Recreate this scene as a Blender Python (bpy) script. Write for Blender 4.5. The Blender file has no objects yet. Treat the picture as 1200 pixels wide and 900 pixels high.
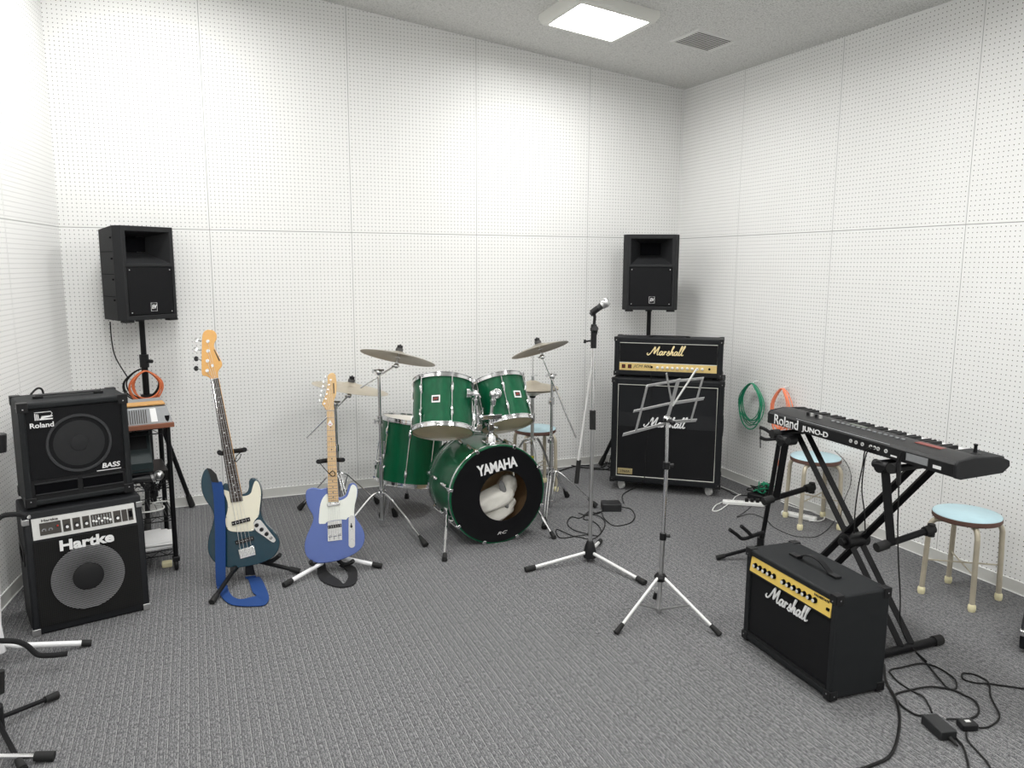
import bpy, bmesh, math, random
from mathutils import Vector, Matrix, noise
random.seed(7)
SC = bpy.context.scene
PI = math.pi
def R(d): return math.radians(d)

# ------------------------------------------------------------------ camera
FPX = 912.754
CAM = Vector((-3.7063, -5.4526, 1.5994))
YAW, PITCH, ROLL = 0.38963, 0.15220, 0.00405
cF = Vector((math.sin(YAW)*math.cos(PITCH), math.cos(YAW)*math.cos(PITCH), -math.sin(PITCH)))
_r = Vector((math.cos(YAW), -math.sin(YAW), 0)); _u = _r.cross(cF)
cR = _r*math.cos(ROLL)+_u*math.sin(ROLL); cU = -_r*math.sin(ROLL)+_u*math.cos(ROLL)
cd = bpy.data.cameras.new('camera'); cam = bpy.data.objects.new('camera', cd); SC.collection.objects.link(cam)
cam.matrix_world = Matrix(((cR.x, cU.x, -cF.x, CAM.x), (cR.y, cU.y, -cF.y, CAM.y), (cR.z, cU.z, -cF.z, CAM.z), (0, 0, 0, 1)))
cd.sensor_width = 36; cd.lens = 36*FPX/1200; cd.clip_start = .02
SC.camera = cam
# survey helpers: where a sight line meets a plane of the room
def ray(u, v): return cF + cR*((u-600)/FPX) - cU*((v-450)/FPX)
def G(u, v, z=0.0):
    d = ray(u, v); return CAM + d*((z-CAM.z)/d.z)
def V(u, v, pt, n):
    d = ray(u, v); n = Vector(n); return CAM + d*((Vector(pt)-CAM).dot(n)/d.dot(n))
def Yp(u, v, y): return V(u, v, (0, y, 0), (0, 1, 0))
def Xp(u, v, x): return V(u, v, (x, 0, 0), (1, 0, 0))
def B(u, v, p): return V(u, v, (p[0], p[1], 0), (p[0]-CAM.x, p[1]-CAM.y, 0))

# ------------------------------------------------------------------ exposure, world, lights
SC.view_settings.view_transform = 'Standard'; SC.view_settings.look = 'None'
SC.view_settings.exposure = 0.58; SC.view_settings.gamma = 1.0; SC.view_settings.use_curve_mapping = False
LIGHT = 29.0        # emission of the ceiling diffusers
w = bpy.data.worlds.new('World'); SC.world = w; w.use_nodes = True
w.node_tree.nodes['Background'].inputs[0].default_value = (1, 1, .98, 1)
w.node_tree.nodes['Background'].inputs[1].default_value = 0.02
# room numbers
HS, HC, TX, TY, HB = 1.812, 2.9736, 0.1129, -0.0099, 0.065
XL, PW, S1, R1, LP, LANG = -4.4189, 0.91, 0.842, 0.740, 0.884, 0.1332
YF = -6.7
def ceilz(x, y): return HC - TX*x - TY*y

# ------------------------------------------------------------------ materials
def nt(name):
    m = bpy.data.materials.new(name); m.use_nodes = True
    t = m.node_tree; return m, t, t.nodes['Principled BSDF']
def N(t, typ, **kw):
    n = t.nodes.new(typ)
    for k, v in kw.items():
        if isinstance(k, str) and hasattr(n, k): setattr(n, k, v)
    return n
def math_n(t, op, a, b=None):
    n = t.nodes.new('ShaderNodeMath'); n.operation = op
    for i, x in enumerate((a, b)):
        if x is None: continue
        if isinstance(x, (int, float)): n.inputs[i].default_value = x
        else: t.links.new(x, n.inputs[i])
    return n.outputs[0]
def mix(t, fac, a, b):
    n = t.nodes.new('ShaderNodeMix'); n.data_type = 'RGBA'
    for i, x in ((0, fac), (6, a), (7, b)):
        if isinstance(x, (int, float)): n.inputs[i].default_value = x
        elif isinstance(x, tuple): n.inputs[i].default_value = x+(1,) if len(x) == 3 else x
        else: t.links.new(x, n.inputs[i])
    return n.outputs[2]
MC = {}
def mat(name, col, rough=.5, metal=0., noise_=0., scale=60., bump=0., coat=0., spec=None, emit=None, aniso=0):
    """plain procedural material: colour varied by noise, optional bump"""
    if name in MC: return MC[name]
    m, t, p = nt(name); MC[name] = m
    p.inputs['Roughness'].default_value = rough; p.inputs['Metallic'].default_value = metal
    if coat: p.inputs['Coat Weight'].default_value = coat; p.inputs['Coat Roughness'].default_value = .06
    if spec is not None: p.inputs['Specular IOR Level'].default_value = spec
    tc = N(t, 'ShaderNodeTexCoord'); nz = N(t, 'ShaderNodeTexNoise')
    nz.inputs['Scale'].default_value = scale; nz.inputs['Detail'].default_value = 3
    t.links.new(tc.outputs['Object'], nz.inputs['Vector'])
    c2 = tuple(max(0, c*(1-noise_)) for c in col); c1 = tuple(min(1, c*(1+noise_)) for c in col)
    t.links.new(mix(t, nz.outputs[0], c2, c1), p.inputs['Base Color'])
    if bump:
        b = N(t, 'ShaderNodeBump'); b.inputs['Strength'].default_value = bump; b.inputs['Distance'].default_value = .002
        t.links.new(nz.outputs[0], b.inputs['Height']); t.links.new(b.outputs[0], p.inputs['Normal'])
    if emit:
        p.inputs['Emission Color'].default_value = (*col, 1); p.inputs['Emission Strength'].default_value = emit
    return m

def pegboard(name, off):
    m, t, p = nt(name); p.inputs['Roughness'].default_value = .6
    tc = N(t, 'ShaderNodeTexCoord'); sx = N(t, 'ShaderNodeSeparateXYZ'); t.links.new(tc.outputs['Object'], sx.inputs[0])
    X, Z = sx.outputs[0], sx.outputs[2]
    u = math_n(t, 'SUBTRACT', X, off)
    pm = math_n(t, 'FLOORED_MODULO', u, PW)
    zz = math_n(t, 'ABSOLUTE', math_n(t, 'SUBTRACT', Z, HS))
    def cell(a):
        q = math_n(t, 'DIVIDE', math_n(t, 'SUBTRACT', a, .0175), .025)
        f = math_n(t, 'SUBTRACT', math_n(t, 'FRACT', math_n(t, 'ADD', q, .5)), .5)
        return math_n(t, 'MULTIPLY', f, .025)
    dx, dz = cell(pm), cell(zz)
    r = math_n(t, 'SQRT', math_n(t, 'ADD', math_n(t, 'MULTIPLY', dx, dx), math_n(t, 'MULTIPLY', dz, dz)))
    hole = math_n(t, 'LESS_THAN', r, .0028)
    seam = math_n(t, 'MAXIMUM', math_n(t, 'LESS_THAN', zz, .0022), math_n(t, 'LESS_THAN', math_n(t, 'MINIMUM', pm, math_n(t, 'SUBTRACT', PW, pm)), .0016))
    nz = N(t, 'ShaderNodeTexNoise'); nz.inputs['Scale'].default_value = 3; t.links.new(tc.outputs['Object'], nz.inputs['Vector'])
    base = mix(t, nz.outputs[0], (.80, .80, .785), (.84, .84, .83))
    c = mix(t, hole, base, (.09, .09, .085))
    c = mix(t, seam, c, (.30, .30, .29))
    t.links.new(c, p.inputs['Base Color'])
    b = N(t, 'ShaderNodeBump'); b.inputs['Strength'].default_value = .5; b.inputs['Distance'].default_value = .002
    t.links.new(math_n(t, 'SUBTRACT', 1., seam), b.inputs['Height']); t.links.new(b.outputs[0], p.inputs['Normal'])
    return m

def carpet():
    m, t, p = nt('ribbed_carpet'); p.inputs['Roughness'].default_value = .95; p.inputs['Specular IOR Level'].default_value = .15
    tc = N(t, 'ShaderNodeTexCoord'); sx = N(t, 'ShaderNodeSeparateXYZ'); t.links.new(tc.outputs['Object'], sx.inputs[0])
    mp = N(t, 'ShaderNodeMapping'); mp.inputs['Scale'].default_value = (260, 60, 60); t.links.new(tc.outputs['Object'], mp.inputs[0])
    n1 = N(t, 'ShaderNodeTexNoise'); n1.inputs['Scale'].default_value = 1; n1.inputs['Detail'].default_value = 2; t.links.new(mp.outputs[0], n1.inputs['Vector'])
    n2 = N(t, 'ShaderNodeTexNoise'); n2.inputs['Scale'].default_value = 260; n2.inputs['Detail'].default_value = 2; t.links.new(tc.outputs['Object'], n2.inputs['Vector'])
    n3 = N(t, 'ShaderNodeTexNoise'); n3.inputs['Scale'].default_value = 1.2; t.links.new(tc.outputs['Object'], n3.inputs['Vector'])
    rib = math_n(t, 'ABSOLUTE', math_n(t, 'SINE', math_n(t, 'MULTIPLY', sx.outputs[0], PI/.011)))
    # light dashed stitch lines every 33 mm
    fr = math_n(t, 'FLOORED_MODULO', sx.outputs[0], .033)
    line = math_n(t, 'LESS_THAN', fr, .0028)
    mp2 = N(t, 'ShaderNodeMapping'); mp2.inputs['Scale'].default_value = (30, 45, 1); t.links.new(tc.outputs['Object'], mp2.inputs[0])
    n4 = N(t, 'ShaderNodeTexNoise'); n4.inputs['Scale'].default_value = 1; t.links.new(mp2.outputs[0], n4.inputs['Vector'])
    dash = math_n(t, 'MULTIPLY', line, math_n(t, 'GREATER_THAN', n4.outputs[0], .44))
    ramp = N(t, 'ShaderNodeMapRange'); ramp.inputs[1].default_value = .41; ramp.inputs[2].default_value = .60
    t.links.new(math_n(t, 'MULTIPLY', math_n(t, 'ADD', n1.outputs[0], n2.outputs[0]), .5), ramp.inputs[0])
    c = mix(t, ramp.outputs[0], (.060, .061, .065), (.30, .30, .305))
    c = mix(t, math_n(t, 'MULTIPLY', math_n(t, 'SUBTRACT', 1., rib), .45), c, (.07, .071, .075))
    dl = math_n(t, 'MULTIPLY', math_n(t, 'GREATER_THAN', fr, .0030), math_n(t, 'LESS_THAN', fr, .0070))
    c = mix(t, math_n(t, 'MULTIPLY', dl, .6), c, (.06, .06, .065))
    c = mix(t, math_n(t, 'MULTIPLY', dash, .55), c, (.46, .46, .45))
    c = mix(t, math_n(t, 'MULTIPLY', n3.outputs[0], .12), c, (.13, .13, .13))
    t.links.new(c, p.inputs['Base Color'])
    b = N(t, 'ShaderNodeBump'); b.inputs['Strength'].default_value = .5; b.inputs['Distance'].default_value = .003
    t.links.new(math_n(t, 'ADD', rib, n2.outputs[0]), b.inputs['Height']); t.links.new(b.outputs[0], p.inputs['Normal'])
    return m

def ceiling_mat():
    m, t, p = nt('mineral_ceiling'); p.inputs['Roughness'].default_value = .95
    tc = N(t, 'ShaderNodeTexCoord')
    n1 = N(t, 'ShaderNodeTexNoise'); n1.inputs['Scale'].default_value = 120; n1.inputs['Detail'].default_value = 4; n1.inputs['Roughness'].default_value = .7
    t.links.new(tc.outputs['Object'], n1.inputs['Vector'])
    mr = N(t, 'ShaderNodeMapRange'); mr.inputs[1].default_value = .38; mr.inputs[2].default_value = .52; t.links.new(n1.outputs[0], mr.inputs[0])
    t.links.new(mix(t, mr.outputs[0], (.42, .42, .405), (.72, .72, .70)), p.inputs['Base Color'])
    b = N(t, 'ShaderNodeBump'); b.inputs['Strength'].default_value = .6; b.inputs['Distance'].default_value = .004
    t.links.new(n1.outputs[0], b.inputs['Height']); t.links.new(b.outputs[0], p.inputs['Normal'])
    return m

def grille_mat(name, a, b_, pitch=.003, rough=.8):
    m, t, p = nt(name); p.inputs['Roughness'].default_value = rough; p.inputs['Specular IOR Level'].default_value = .2
    tc = N(t, 'ShaderNodeTexCoord'); sx = N(t, 'ShaderNodeSeparateXYZ'); t.links.new(tc.outputs['Object'], sx.inputs[0])
    f = lambda s: math_n(t, 'ABSOLUTE', math_n(t, 'SINE', math_n(t, 'MULTIPLY', s, PI/pitch)))
    t.links.new(mix(t, math_n(t, 'MULTIPLY', f(sx.outputs[0]), f(sx.outputs[2])), a, b_), p.inputs['Base Color'])
    return m

def wood(name, c1, c2, rough=.35, coat=.5, sc=(1, 1, 1)):
    m, t, p = nt(name); p.inputs['Roughness'].default_value = rough; p.inputs['Coat Weight'].default_value = coat
    tc = N(t, 'ShaderNodeTexCoord'); mp = N(t, 'ShaderNodeMapping'); mp.inputs['Scale'].default_value = sc; t.links.new(tc.outputs['Object'], mp.inputs[0])
    n = N(t, 'ShaderNodeTexNoise'); n.inputs['Scale'].default_value = 12; n.inputs['Detail'].default_value = 5; t.links.new(mp.outputs[0], n.inputs['Vector'])
    t.links.new(mix(t, n.outputs[0], c1, c2), p.inputs['Base Color'])
    return m

def lacquer(name, c1, c2):
    """stained drum shell under clear lacquer"""
    m, t, p = nt(name); p.inputs['Roughness'].default_value = .38; p.inputs['Specular IOR Level'].default_value = .2; p.inputs['Coat Weight'].default_value = .34; p.inputs['Coat Roughness'].default_value = .04
    tc = N(t, 'ShaderNodeTexCoord'); mp = N(t, 'ShaderNodeMapping'); mp.inputs['Scale'].default_value = (30, 30, 3); t.links.new(tc.outputs['Object'], mp.inputs[0])
    n = N(t, 'ShaderNodeTexNoise'); n.inputs['Scale'].default_value = 1.5; n.inputs['Detail'].default_value = 6; t.links.new(mp.outputs[0], n.inputs['Vector'])
    t.links.new(mix(t, n.outputs[0], c1, c2), p.inputs['Base Color'])
    return m

TOLEX = mat('black_vinyl', (.009, .010, .012), .55, spec=.25, noise_=.3, scale=400, bump=.35)
TOLEXG = mat('grey_black_vinyl', (.011, .0125, .014), .6, spec=.28, noise_=.25, scale=400, bump=.3)
PLAST = mat('black_plastic', (.008, .008, .009), .42, spec=.35, noise_=.1)
PLASTD = mat('speaker_plastic', (.014, .0145, .016), .6, spec=.3, noise_=.2, scale=500, bump=.3)
DARK = mat('dark_hollow', (.003, .003, .004), .9, spec=.08)
BLKM = mat('black_metal', (.005, .005, .006), .45, .0, noise_=.1, spec=.22)
RUB = mat('black_rubber', (.008, .008, .008), .75, noise_=.2)
FOAM = mat('black_foam', (.010, .010, .011), .95, noise_=.3, scale=300)
CHROME = mat('chrome', (.80, .80, .81), .13, 1., noise_=.02)
STEEL = mat('satin_steel', (.60, .60, .60), .32, 1., noise_=.05)
SILV = mat('silver_paint', (.78, .78, .77), .4, .3)
WHITE = mat('white_enamel', (.82, .82, .83), .35, noise_=.02, coat=.3)
WPL = mat('white_plastic', (.80, .80, .78), .4, noise_=.03)
WPRINT = mat('white_print', (.86, .86, .86), .5)
GOLD = mat('brushed_gold', (.93, .66, .15), .45, .1, noise_=.06, scale=30)
GOLD2 = mat('aged_gold', (.74, .55, .22), .45, .1, noise_=.06, scale=30)
GOLDT = mat('gold_lettering', (.95, .80, .45), .4, .1)
PIPE = mat('cream_piping', (.72, .72, .66), .5)
DPRINT = mat('dark_print', (.03, .025, .02), .6)
BRONZE = mat('cymbal_bronze', (.34, .31, .26), .42, .7, noise_=.10, scale=15)
BRONZE2 = mat('bright_bronze', (.58, .52, .42), .4, .7, noise_=.10, scale=15)
GREEN = lacquer('green_lacquer', (.000, .052, .022), (.002, .128, .050))
HEADW = mat('drum_skin', (.74, .71, .64), .5, noise_=.08, scale=20)
HEADT = mat('resonant_skin', (.72, .58, .38), .4, noise_=.2, scale=8)
HEADB = mat('black_drum_skin', (.003, .003, .004), .32, noise_=.1, spec=.3)
SHELLIN = wood('shell_inside', (.30, .19, .10), (.42, .28, .16), .6, 0)
CLOTH = mat('white_cloth', (.78, .76, .70), .95, noise_=.06, scale=40, bump=.4)
CLOTHG = mat('grey_cloth', (.20, .20, .20), .95, noise_=.1, scale=40)
SEATB = mat('pale_blue_laminate', (.44, .62, .68), .45, noise_=.10, scale=25)
SEATE = mat('brown_seat_edge', (.12, .06, .045), .6, noise_=.2)
TUBEB = mat('beige_painted_steel', (.50, .45, .35), .4, .2, noise_=.15, scale=30)
TIPY = mat('cream_rubber_tip', (.80, .74, .48), .6)
TEAL = mat('teal_metallic', (.0, .034, .058), .25, .2, noise_=.15, scale=400, coat=.6)
LAV = mat('lavender_blue_lacquer', (.085, .140, .41), .28, .15, noise_=.05, scale=10, coat=1.)
CREAM = mat('cream_pickguard', (.80, .76, .62), .35, noise_=.02)
MINT = mat('white_pickguard', (.80, .82, .76), .35, noise_=.02)
MAPLE = wood('maple', (.62, .38, .15), (.74, .50, .24), .35, .5, (3, 3, 14))
AMBER = wood('amber_maple', (.74, .38, .10), (.80, .45, .14), .35, .5, (3, 3, 14))
ROSE = wood('rosewood', (.020, .013, .010), (.045, .028, .02), .5, .1, (3, 3, 20))
BLUES = mat('blue_webbing', (.005, .045, .19), .8, noise_=.15, scale=300)
BLKS = mat('black_webbing', (.006, .006, .007), .85, noise_=.15, scale=300)
ORAN = mat('orange_cable', (.62, .15, .05), .5, noise_=.05)
PINKO = mat('salmon_cable', (.90, .27, .14), .5, noise_=.05)
GRNC = mat('green_cable', (.01, .26, .13), .5, noise_=.05)
BLKC = mat('black_cable', (.006, .006, .006), .5, spec=.3)
GRYM = mat('grey_mixer_metal', (.30, .31, .32), .45, .3, noise_=.1)
SILP = mat('silver_panel', (.50, .50, .49), .4, .4, noise_=.08, scale=60)
BROWN = wood('red_brown_wood', (.20, .07, .035), (.28, .10, .05), .45, .3, (1, 8, 8))
TEALP = mat('dark_teal_plastic', (.004, .015, .017), .5, noise_=.1)
PAPER = mat('paper', (.84, .84, .84), .8, noise_=.03)
GRILB = grille_mat('black_grille_cloth', (.006, .006, .007), (.013, .0135, .015), .004)
GRILM = grille_mat('dark_mesh', (.003, .003, .004), (.009, .0095, .011), .005, .6)
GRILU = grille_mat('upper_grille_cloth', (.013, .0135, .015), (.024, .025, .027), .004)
GRIL2 = grille_mat('metal_mesh', (.003, .003, .003), (.022, .022, .022), .0075, .5)
ALU = mat('aluminium_cone', (.55, .55, .56), .32, .9, noise_=.05)
RED = mat('red_button', (.6, .03, .02), .4)
TRIM = mat('baseboard_vinyl', (.66, .66, .63), .5, noise_=.03)
TRIMT = mat('baseboard_edge', (.86, .86, .84), .5)
FRAME = mat('light_frame', (.74, .74, .70), .5)
VENTM = mat('vent_metal', (.68, .68, .66), .5)
KEYW = mat('ivory_key', (.84, .84, .82), .3)

# ------------------------------------------------------------------ mesh helpers
class MB:
    def __init__(s): s.bm = bmesh.new(); s.mats = []; s.mi = 0
    def m(s, material):
        if material not in s.mats: s.mats.append(material)
        s.mi = s.mats.index(material); return s
    def _f(s, vs):
        try: f = s.bm.faces.new(vs); f.material_index = s.mi; return f
        except ValueError: return None
    def box(s, c, size, M=None, taper=None):
        c = Vector(c); x, y, z = (a/2 for a in size); out = []
        for k in (-1, 1):
            tx = ty = 1
            if taper and k == 1: tx, ty = taper
            for a, b in ((-1, -1), (1, -1), (1, 1), (-1, 1)):
                p = Vector((a*x*tx, b*y*ty, k*z))
                if M is not None: p = M @ p
                out.append(s.bm.verts.new(p+c))
        v = out
        for q in ((3, 2, 1, 0), (4, 5, 6, 7), (0, 1, 5, 4), (1, 2, 6, 5), (2, 3, 7, 6), (3, 0, 4, 7)): s._f([v[i] for i in q])
        return s
    def hexa(s, pts):      # 8 corners, bottom ring then top ring
        v = [s.bm.verts.new(Vector(p)) for p in pts]
        for q in ((3, 2, 1, 0), (4, 5, 6, 7), (0, 1, 5, 4), (1, 2, 6, 5), (2, 3, 7, 6), (3, 0, 4, 7)): s._f([v[i] for i in q])
        return s
    def quad(s, *pts): s._f([s.bm.verts.new(Vector(p)) for p in pts]); return s
    def tube(s, pts, r, n=8, closed=False, flat=None):
        pts = [Vector(p) for p in pts]; L = len(pts)
        if L < 2: return s
        rs = r if isinstance(r, (list, tuple)) else [r]*L
        def tan(i):
            if closed: t = pts[(i+1) % L]-pts[i-1]
            else: t = pts[min(i+1, L-1)]-pts[max(i-1, 0)]
            return t.normalized() if t.length > 1e-9 else Vector((0, 0, 1))
        t0 = tan(0); a = Vector((0, 0, 1)) if abs(t0.z) < .9 else Vector((1, 0, 0))
        nrm = (a - t0*a.dot(t0)).normalized(); rings = []
        for i in range(L):
            t = tan(i); nrm = nrm - t*nrm.dot(t)
            nrm = nrm.normalized() if nrm.length > 1e-6 else t.orthogonal().normalized()
            b = t.cross(nrm); ring = []
            for k in range(n):
                an = 2*PI*k/n; d = nrm*math.cos(an)+b*math.sin(an)
                ring.append(s.bm.verts.new(pts[i]+d*rs[i]))
            rings.append(ring)
        for i in range(L if closed else L-1):
            A, Bq = rings[i], rings[(i+1) % L]
            for k in range(n): s._f((A[k], A[(k+1) % n], Bq[(k+1) % n], Bq[k]))
        if not closed: s._f(rings[0][::-1]); s._f(rings[-1])
        return s
    def lathe(s, prof, M=None, n=40, arc=None):
        M = M or Matrix(); rings = []
        for r, z in prof:
            if r < 1e-6: rings.append([s.bm.verts.new(M @ Vector((0, 0, z)))])
            else: rings.append([s.bm.verts.new(M @ Vector((r*math.cos(2*PI*k/n), r*math.sin(2*PI*k/n), z))) for k in range(n)])
        for A, Bq in zip(rings, rings[1:]):
            for k in range(n):
                k2 = (k+1) % n
                if len(A) == 1 and len(Bq) == 1: continue
                if len(A) == 1: s._f((A[0], Bq[k2], Bq[k]))
                elif len(Bq) == 1: s._f((A[k], A[k2], Bq[0]))
                else: s._f((A[k], A[k2], Bq[k2], Bq[k]))
        return s
    def cyl(s, a, b, r, n=16): return s.tube([a, b], r, n)
    def prism(s, poly, t0, t1, M=None):
        """2D outline (x,y) extruded from z=t0 to z=t1"""
        M = M or Matrix()
        ar = sum(poly[i-1][0]*poly[i][1]-poly[i][0]*poly[i-1][1] for i in range(len(poly)))
        if ar < 0: poly = poly[::-1]
        A = [s.bm.verts.new(M @ Vector((x, y, t0))) for x, y in poly]
        Bq = [s.bm.verts.new(M @ Vector((x, y, t1))) for x, y in poly]
        s._f(A[::-1]); s._f(Bq)
        for i in range(len(poly)): s._f((A[i-1], A[i], Bq[i], Bq[i-1]))
        return s
    def ribbon(s, L, Rr, th=.002):
        """strap between two edge polylines, with thickness"""
        L = [Vector(p) for p in L]; Rr = [Vector(p) for p in Rr]; n = len(L); q = []
        for i in range(n):
            t = L[min(i+1, n-1)]-L[max(i-1, 0)]; a = Rr[i]-L[i]; nn = t.cross(a)
            nn = nn.normalized()*th if nn.length > 1e-9 else Vector((0, th, 0))
            q.append([s.bm.verts.new(p) for p in (L[i]-nn/2, Rr[i]-nn/2, Rr[i]+nn/2, L[i]+nn/2)])
        for a, b in zip(q, q[1:]):
            for k in range(4): s._f((a[k], a[(k+1) % 4], b[(k+1) % 4], b[k]))
        s._f(q[0][::-1]); s._f(q[-1]); return s

def fr(o, z, x=None):
    """matrix with origin o and local z axis along z (x as a hint)"""
    z = Vector(z).normalized(); x = Vector(x) if x is not None else z.orthogonal()
    x = (x - z*x.dot(z)).normalized(); y = z.cross(x); o = Vector(o)
    return Matrix(((x.x, y.x, z.x, o.x), (x.y, y.y, z.y, o.y), (x.z, y.z, z.z, o.z), (0, 0, 0, 1)))
def spline(P, n=6, closed=False):
    P = [Vector(p) for p in P]; L = len(P); out = []
    for i in range(L if closed else L-1):
        if closed: a, b, c, d = P[i-1], P[i], P[(i+1) % L], P[(i+2) % L]
        else: a, b, c, d = P[max(i-1, 0)], P[i], P[i+1], P[min(i+2, L-1)]
        for k in range(n):
            t = k/n
            out.append(.5*((2*b)+(c-a)*t+(2*a-5*b+4*c-d)*t*t+(3*b-a-3*c+d)*t**3))
    if not closed: out.append(P[-1])
    return out
def spline2(P, n=5): return [(p.x, p.y) for p in spline([(a, b, 0) for a, b in P], n, True)]

INV = {}
def thing(name, label, cat, loc=(0, 0, 0), rz=0., group=None):
    o = bpy.data.objects.new(name, None); SC.collection.objects.link(o)
    o.location = loc; o.rotation_euler = (0, 0, rz); o.empty_display_size = .05
    tag(o, label, cat, group)
    INV[o.name] = (Matrix.Translation(Vector(loc)) @ Matrix.Rotation(rz, 4, 'Z')).inverted()
    return o
def tag(o, label, cat, group=None, kind=None):
    o['label'] = label; o['category'] = cat
    if group: o['group'] = group
    if kind: o['kind'] = kind
    return o
def obj(name, mb, parent=None, world=False, bevel=0., seg=2, sharp=35, subsurf=0, label=None, origin=None, flip=False):
    """one mesh object; world=True: coordinates are room coordinates, moved into the parent's frame"""
    bm = mb.bm
    bmesh.ops.recalc_face_normals(bm, faces=bm.faces)
    if world and parent is not None:
        root = parent
        while root.parent: root = root.parent
        bm.transform(INV[root.name])
    if parent is None and origin is not None: bm.transform(Matrix.Translation(-Vector(origin)))
    me = bpy.data.meshes.new(name); bm.to_mesh(me); bm.free()
    for m_ in mb.mats: me.materials.append(m_)
    me.shade_smooth(); me.set_sharp_from_angle(angle=R(sharp))
    o = bpy.data.objects.new(name, me); SC.collection.objects.link(o)
    if parent: o.parent = parent
    elif origin is not None: o.location = origin
    if bevel:
        b = o.modifiers.new('bevel', 'BEVEL'); b.width = bevel; b.segments = seg; b.limit_method = 'ANGLE'; b.angle_limit = R(40); b.harden_normals = False
    if subsurf:
        d = o.modifiers.new('subsurf', 'SUBSURF'); d.levels = d.render_levels = subsurf
    if label: o['label'] = label
    return o
def single(name, mb, label, cat, origin, group=None, **kw):
    o = obj(name, mb, None, origin=origin, **kw); tag(o, label, cat, group); return o
def lin(name, o): o['kind'] = 'structure'; o.name = name; return o
def copy_tree(o, parent=None, loc=None, rz=None):
    c = o.copy(); SC.collection.objects.link(c)
    if parent: c.parent = parent
    for ch in o.children: copy_tree(ch, c)
    if loc is not None: c.location = loc
    if rz is not None: c.rotation_euler = (0, 0, rz)
    return c
def text(name, s, M, size, material, parent, world=False, xs=1., shear=0., off=0., ext=.001, space=1., label=None, font_w=0):
    cu = bpy.data.curves.new('t', 'FONT'); cu.body = s; cu.size = size; cu.extrude = ext; cu.shear = shear; cu.offset = off
    cu.align_x = 'CENTER'; cu.align_y = 'CENTER'; cu.space_character = space; cu.resolution_u = 4
    t = bpy.data.objects.new('t', cu); SC.collection.objects.link(t)
    dg = bpy.context.evaluated_depsgraph_get(); me = bpy.data.meshes.new_from_object(t.evaluated_get(dg))
    bpy.data.objects.remove(t); bpy.data.curves.remove(cu)
    me.transform(M @ Matrix.Diagonal((xs, 1, 1, 1)))
    if world:
        root = parent
        while root.parent: root = root.parent
        me.transform(INV[root.name])
    me.name = name; me.materials.clear(); me.materials.append(material)
    o = bpy.data.objects.new(name, me); SC.collection.objects.link(o); o.parent = parent
    if label: o['label'] = label
    return o
FRONT = lambda x, y, z: fr((x, y, z), (0, -1, 0), (1, 0, 0))   # text plane on a thing's front

# script lettering "Marshall": strokes in letter units
SCRIPT = [
 [(-.9, .55), (-1.05, .25), (-.75, 0), (-.3, .25), (.25, 1.2), (.75, 2.15), (.82, 1.3), (.8, .35), (1.35, 1.35), (1.85, 2.2), (1.72, 1.2), (1.65, .35), (1.85, .05), (2.15, .3)],
 [(3.0, .85), (2.7, 1.05), (2.35, .75), (2.3, .25), (2.6, .05), (2.9, .45), (3.1, 1.0), (3.0, .3), (3.2, .05), (3.45, .4)],
 [(3.45, .3), (3.6, 1.05), (3.72, .8), (3.95, .95), (4.05, .8)], [(3.6, 1.0), (3.55, .05)],
 [(4.15, .15), (4.45, .55), (4.7, 1.15), (4.75, .7), (4.95, .3), (4.7, 0), (4.35, .1)],
 [(5.0, .3), (5.45, 1.3), (5.75, 2.2), (5.62, 2.35), (5.4, 1.6), (5.2, .05)], [(5.25, .3), (5.6, 1.0), (5.8, .85), (5.75, .25), (5.95, .05), (6.2, .35)],
 [(6.95, .85), (6.65, 1.05), (6.3, .75), (6.25, .25), (6.55, .05), (6.85, .45), (7.05, 1.0), (6.95, .3), (7.15, .05), (7.35, .35)],
 [(7.3, .3), (7.7, 1.3), (8.0, 2.25), (7.85, 2.4), (7.6, 1.5), (7.5, .3), (7.7, .05), (7.95, .35)],
 [(7.95, .3), (8.35, 1.3), (8.7, 2.3), (8.55, 2.45), (8.25, 1.5), (8.15, .3), (8.4, .05), (8.7, .3)]]
def script_logo(parent, M, width, material, th=.17):
    k = width/9.8; mb = MB().m(material)
    for st in SCRIPT:
        pts = [M @ Vector(((x+.22*y-4.3)*k, (y-1.1)*k*1.05, 0)) for x, y in st]
        pts = spline(pts, 5)
        L = len(pts)
        mb.tube(pts, [th*k*(.75+.35*math.sin(PI*i/(L-1))) for i in range(L)], 6)
    return obj('brand_lettering', mb, parent)

def cable(mb, pts, r=.003, n=6, k=6): return mb.tube(spline(pts, k), r, n)

# ================================================================== SETTING
mb = MB().m(carpet()); mb.box((-2.7, YF/2, -.05), (5.9, -YF+.3, .1)); lin('floor', obj('floor', mb))
mb = MB().m(ceiling_mat())
xa, xb, ya, yb = -5.6, .12, YF-.12, .12
mb.hexa([(x, y, ceilz(x, y)) for x, y in ((xa, ya), (xb, ya), (xb, yb), (xa, yb))]+[(x, y, ceilz(x, y)+.1) for x, y in ((xa, ya), (xb, ya), (xb, yb), (xa, yb))])
lin('ceiling', obj('ceiling', mb))
def wall(name, origin, rz, length, m_, side=1):
    """local x runs along the wall, room side is y=0"""
    o3 = Vector(origin); d = Vector((math.cos(rz), math.sin(rz), 0))
    a, b = o3, o3+d*length
    mb = MB().m(m_); t = .1*side
    za, zb = ceilz(a.x, a.y)+.0, ceilz(b.x, b.y)+.0
    mb.hexa([(0, 0, 0), (length, 0, 0), (length, t, 0), (0, t, 0), (0, 0, za), (length, 0, zb), (length, t, zb), (0, t, za)])
    o = obj(name, mb); o.location = origin; o.rotation_euler = (0, 0, rz); return lin(name, o)
PEGB = pegboard('pegboard_back', S1); PEGR = pegboard('pegboard_right', R1); PEGL = pegboard('pegboard_left', LP)
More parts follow.
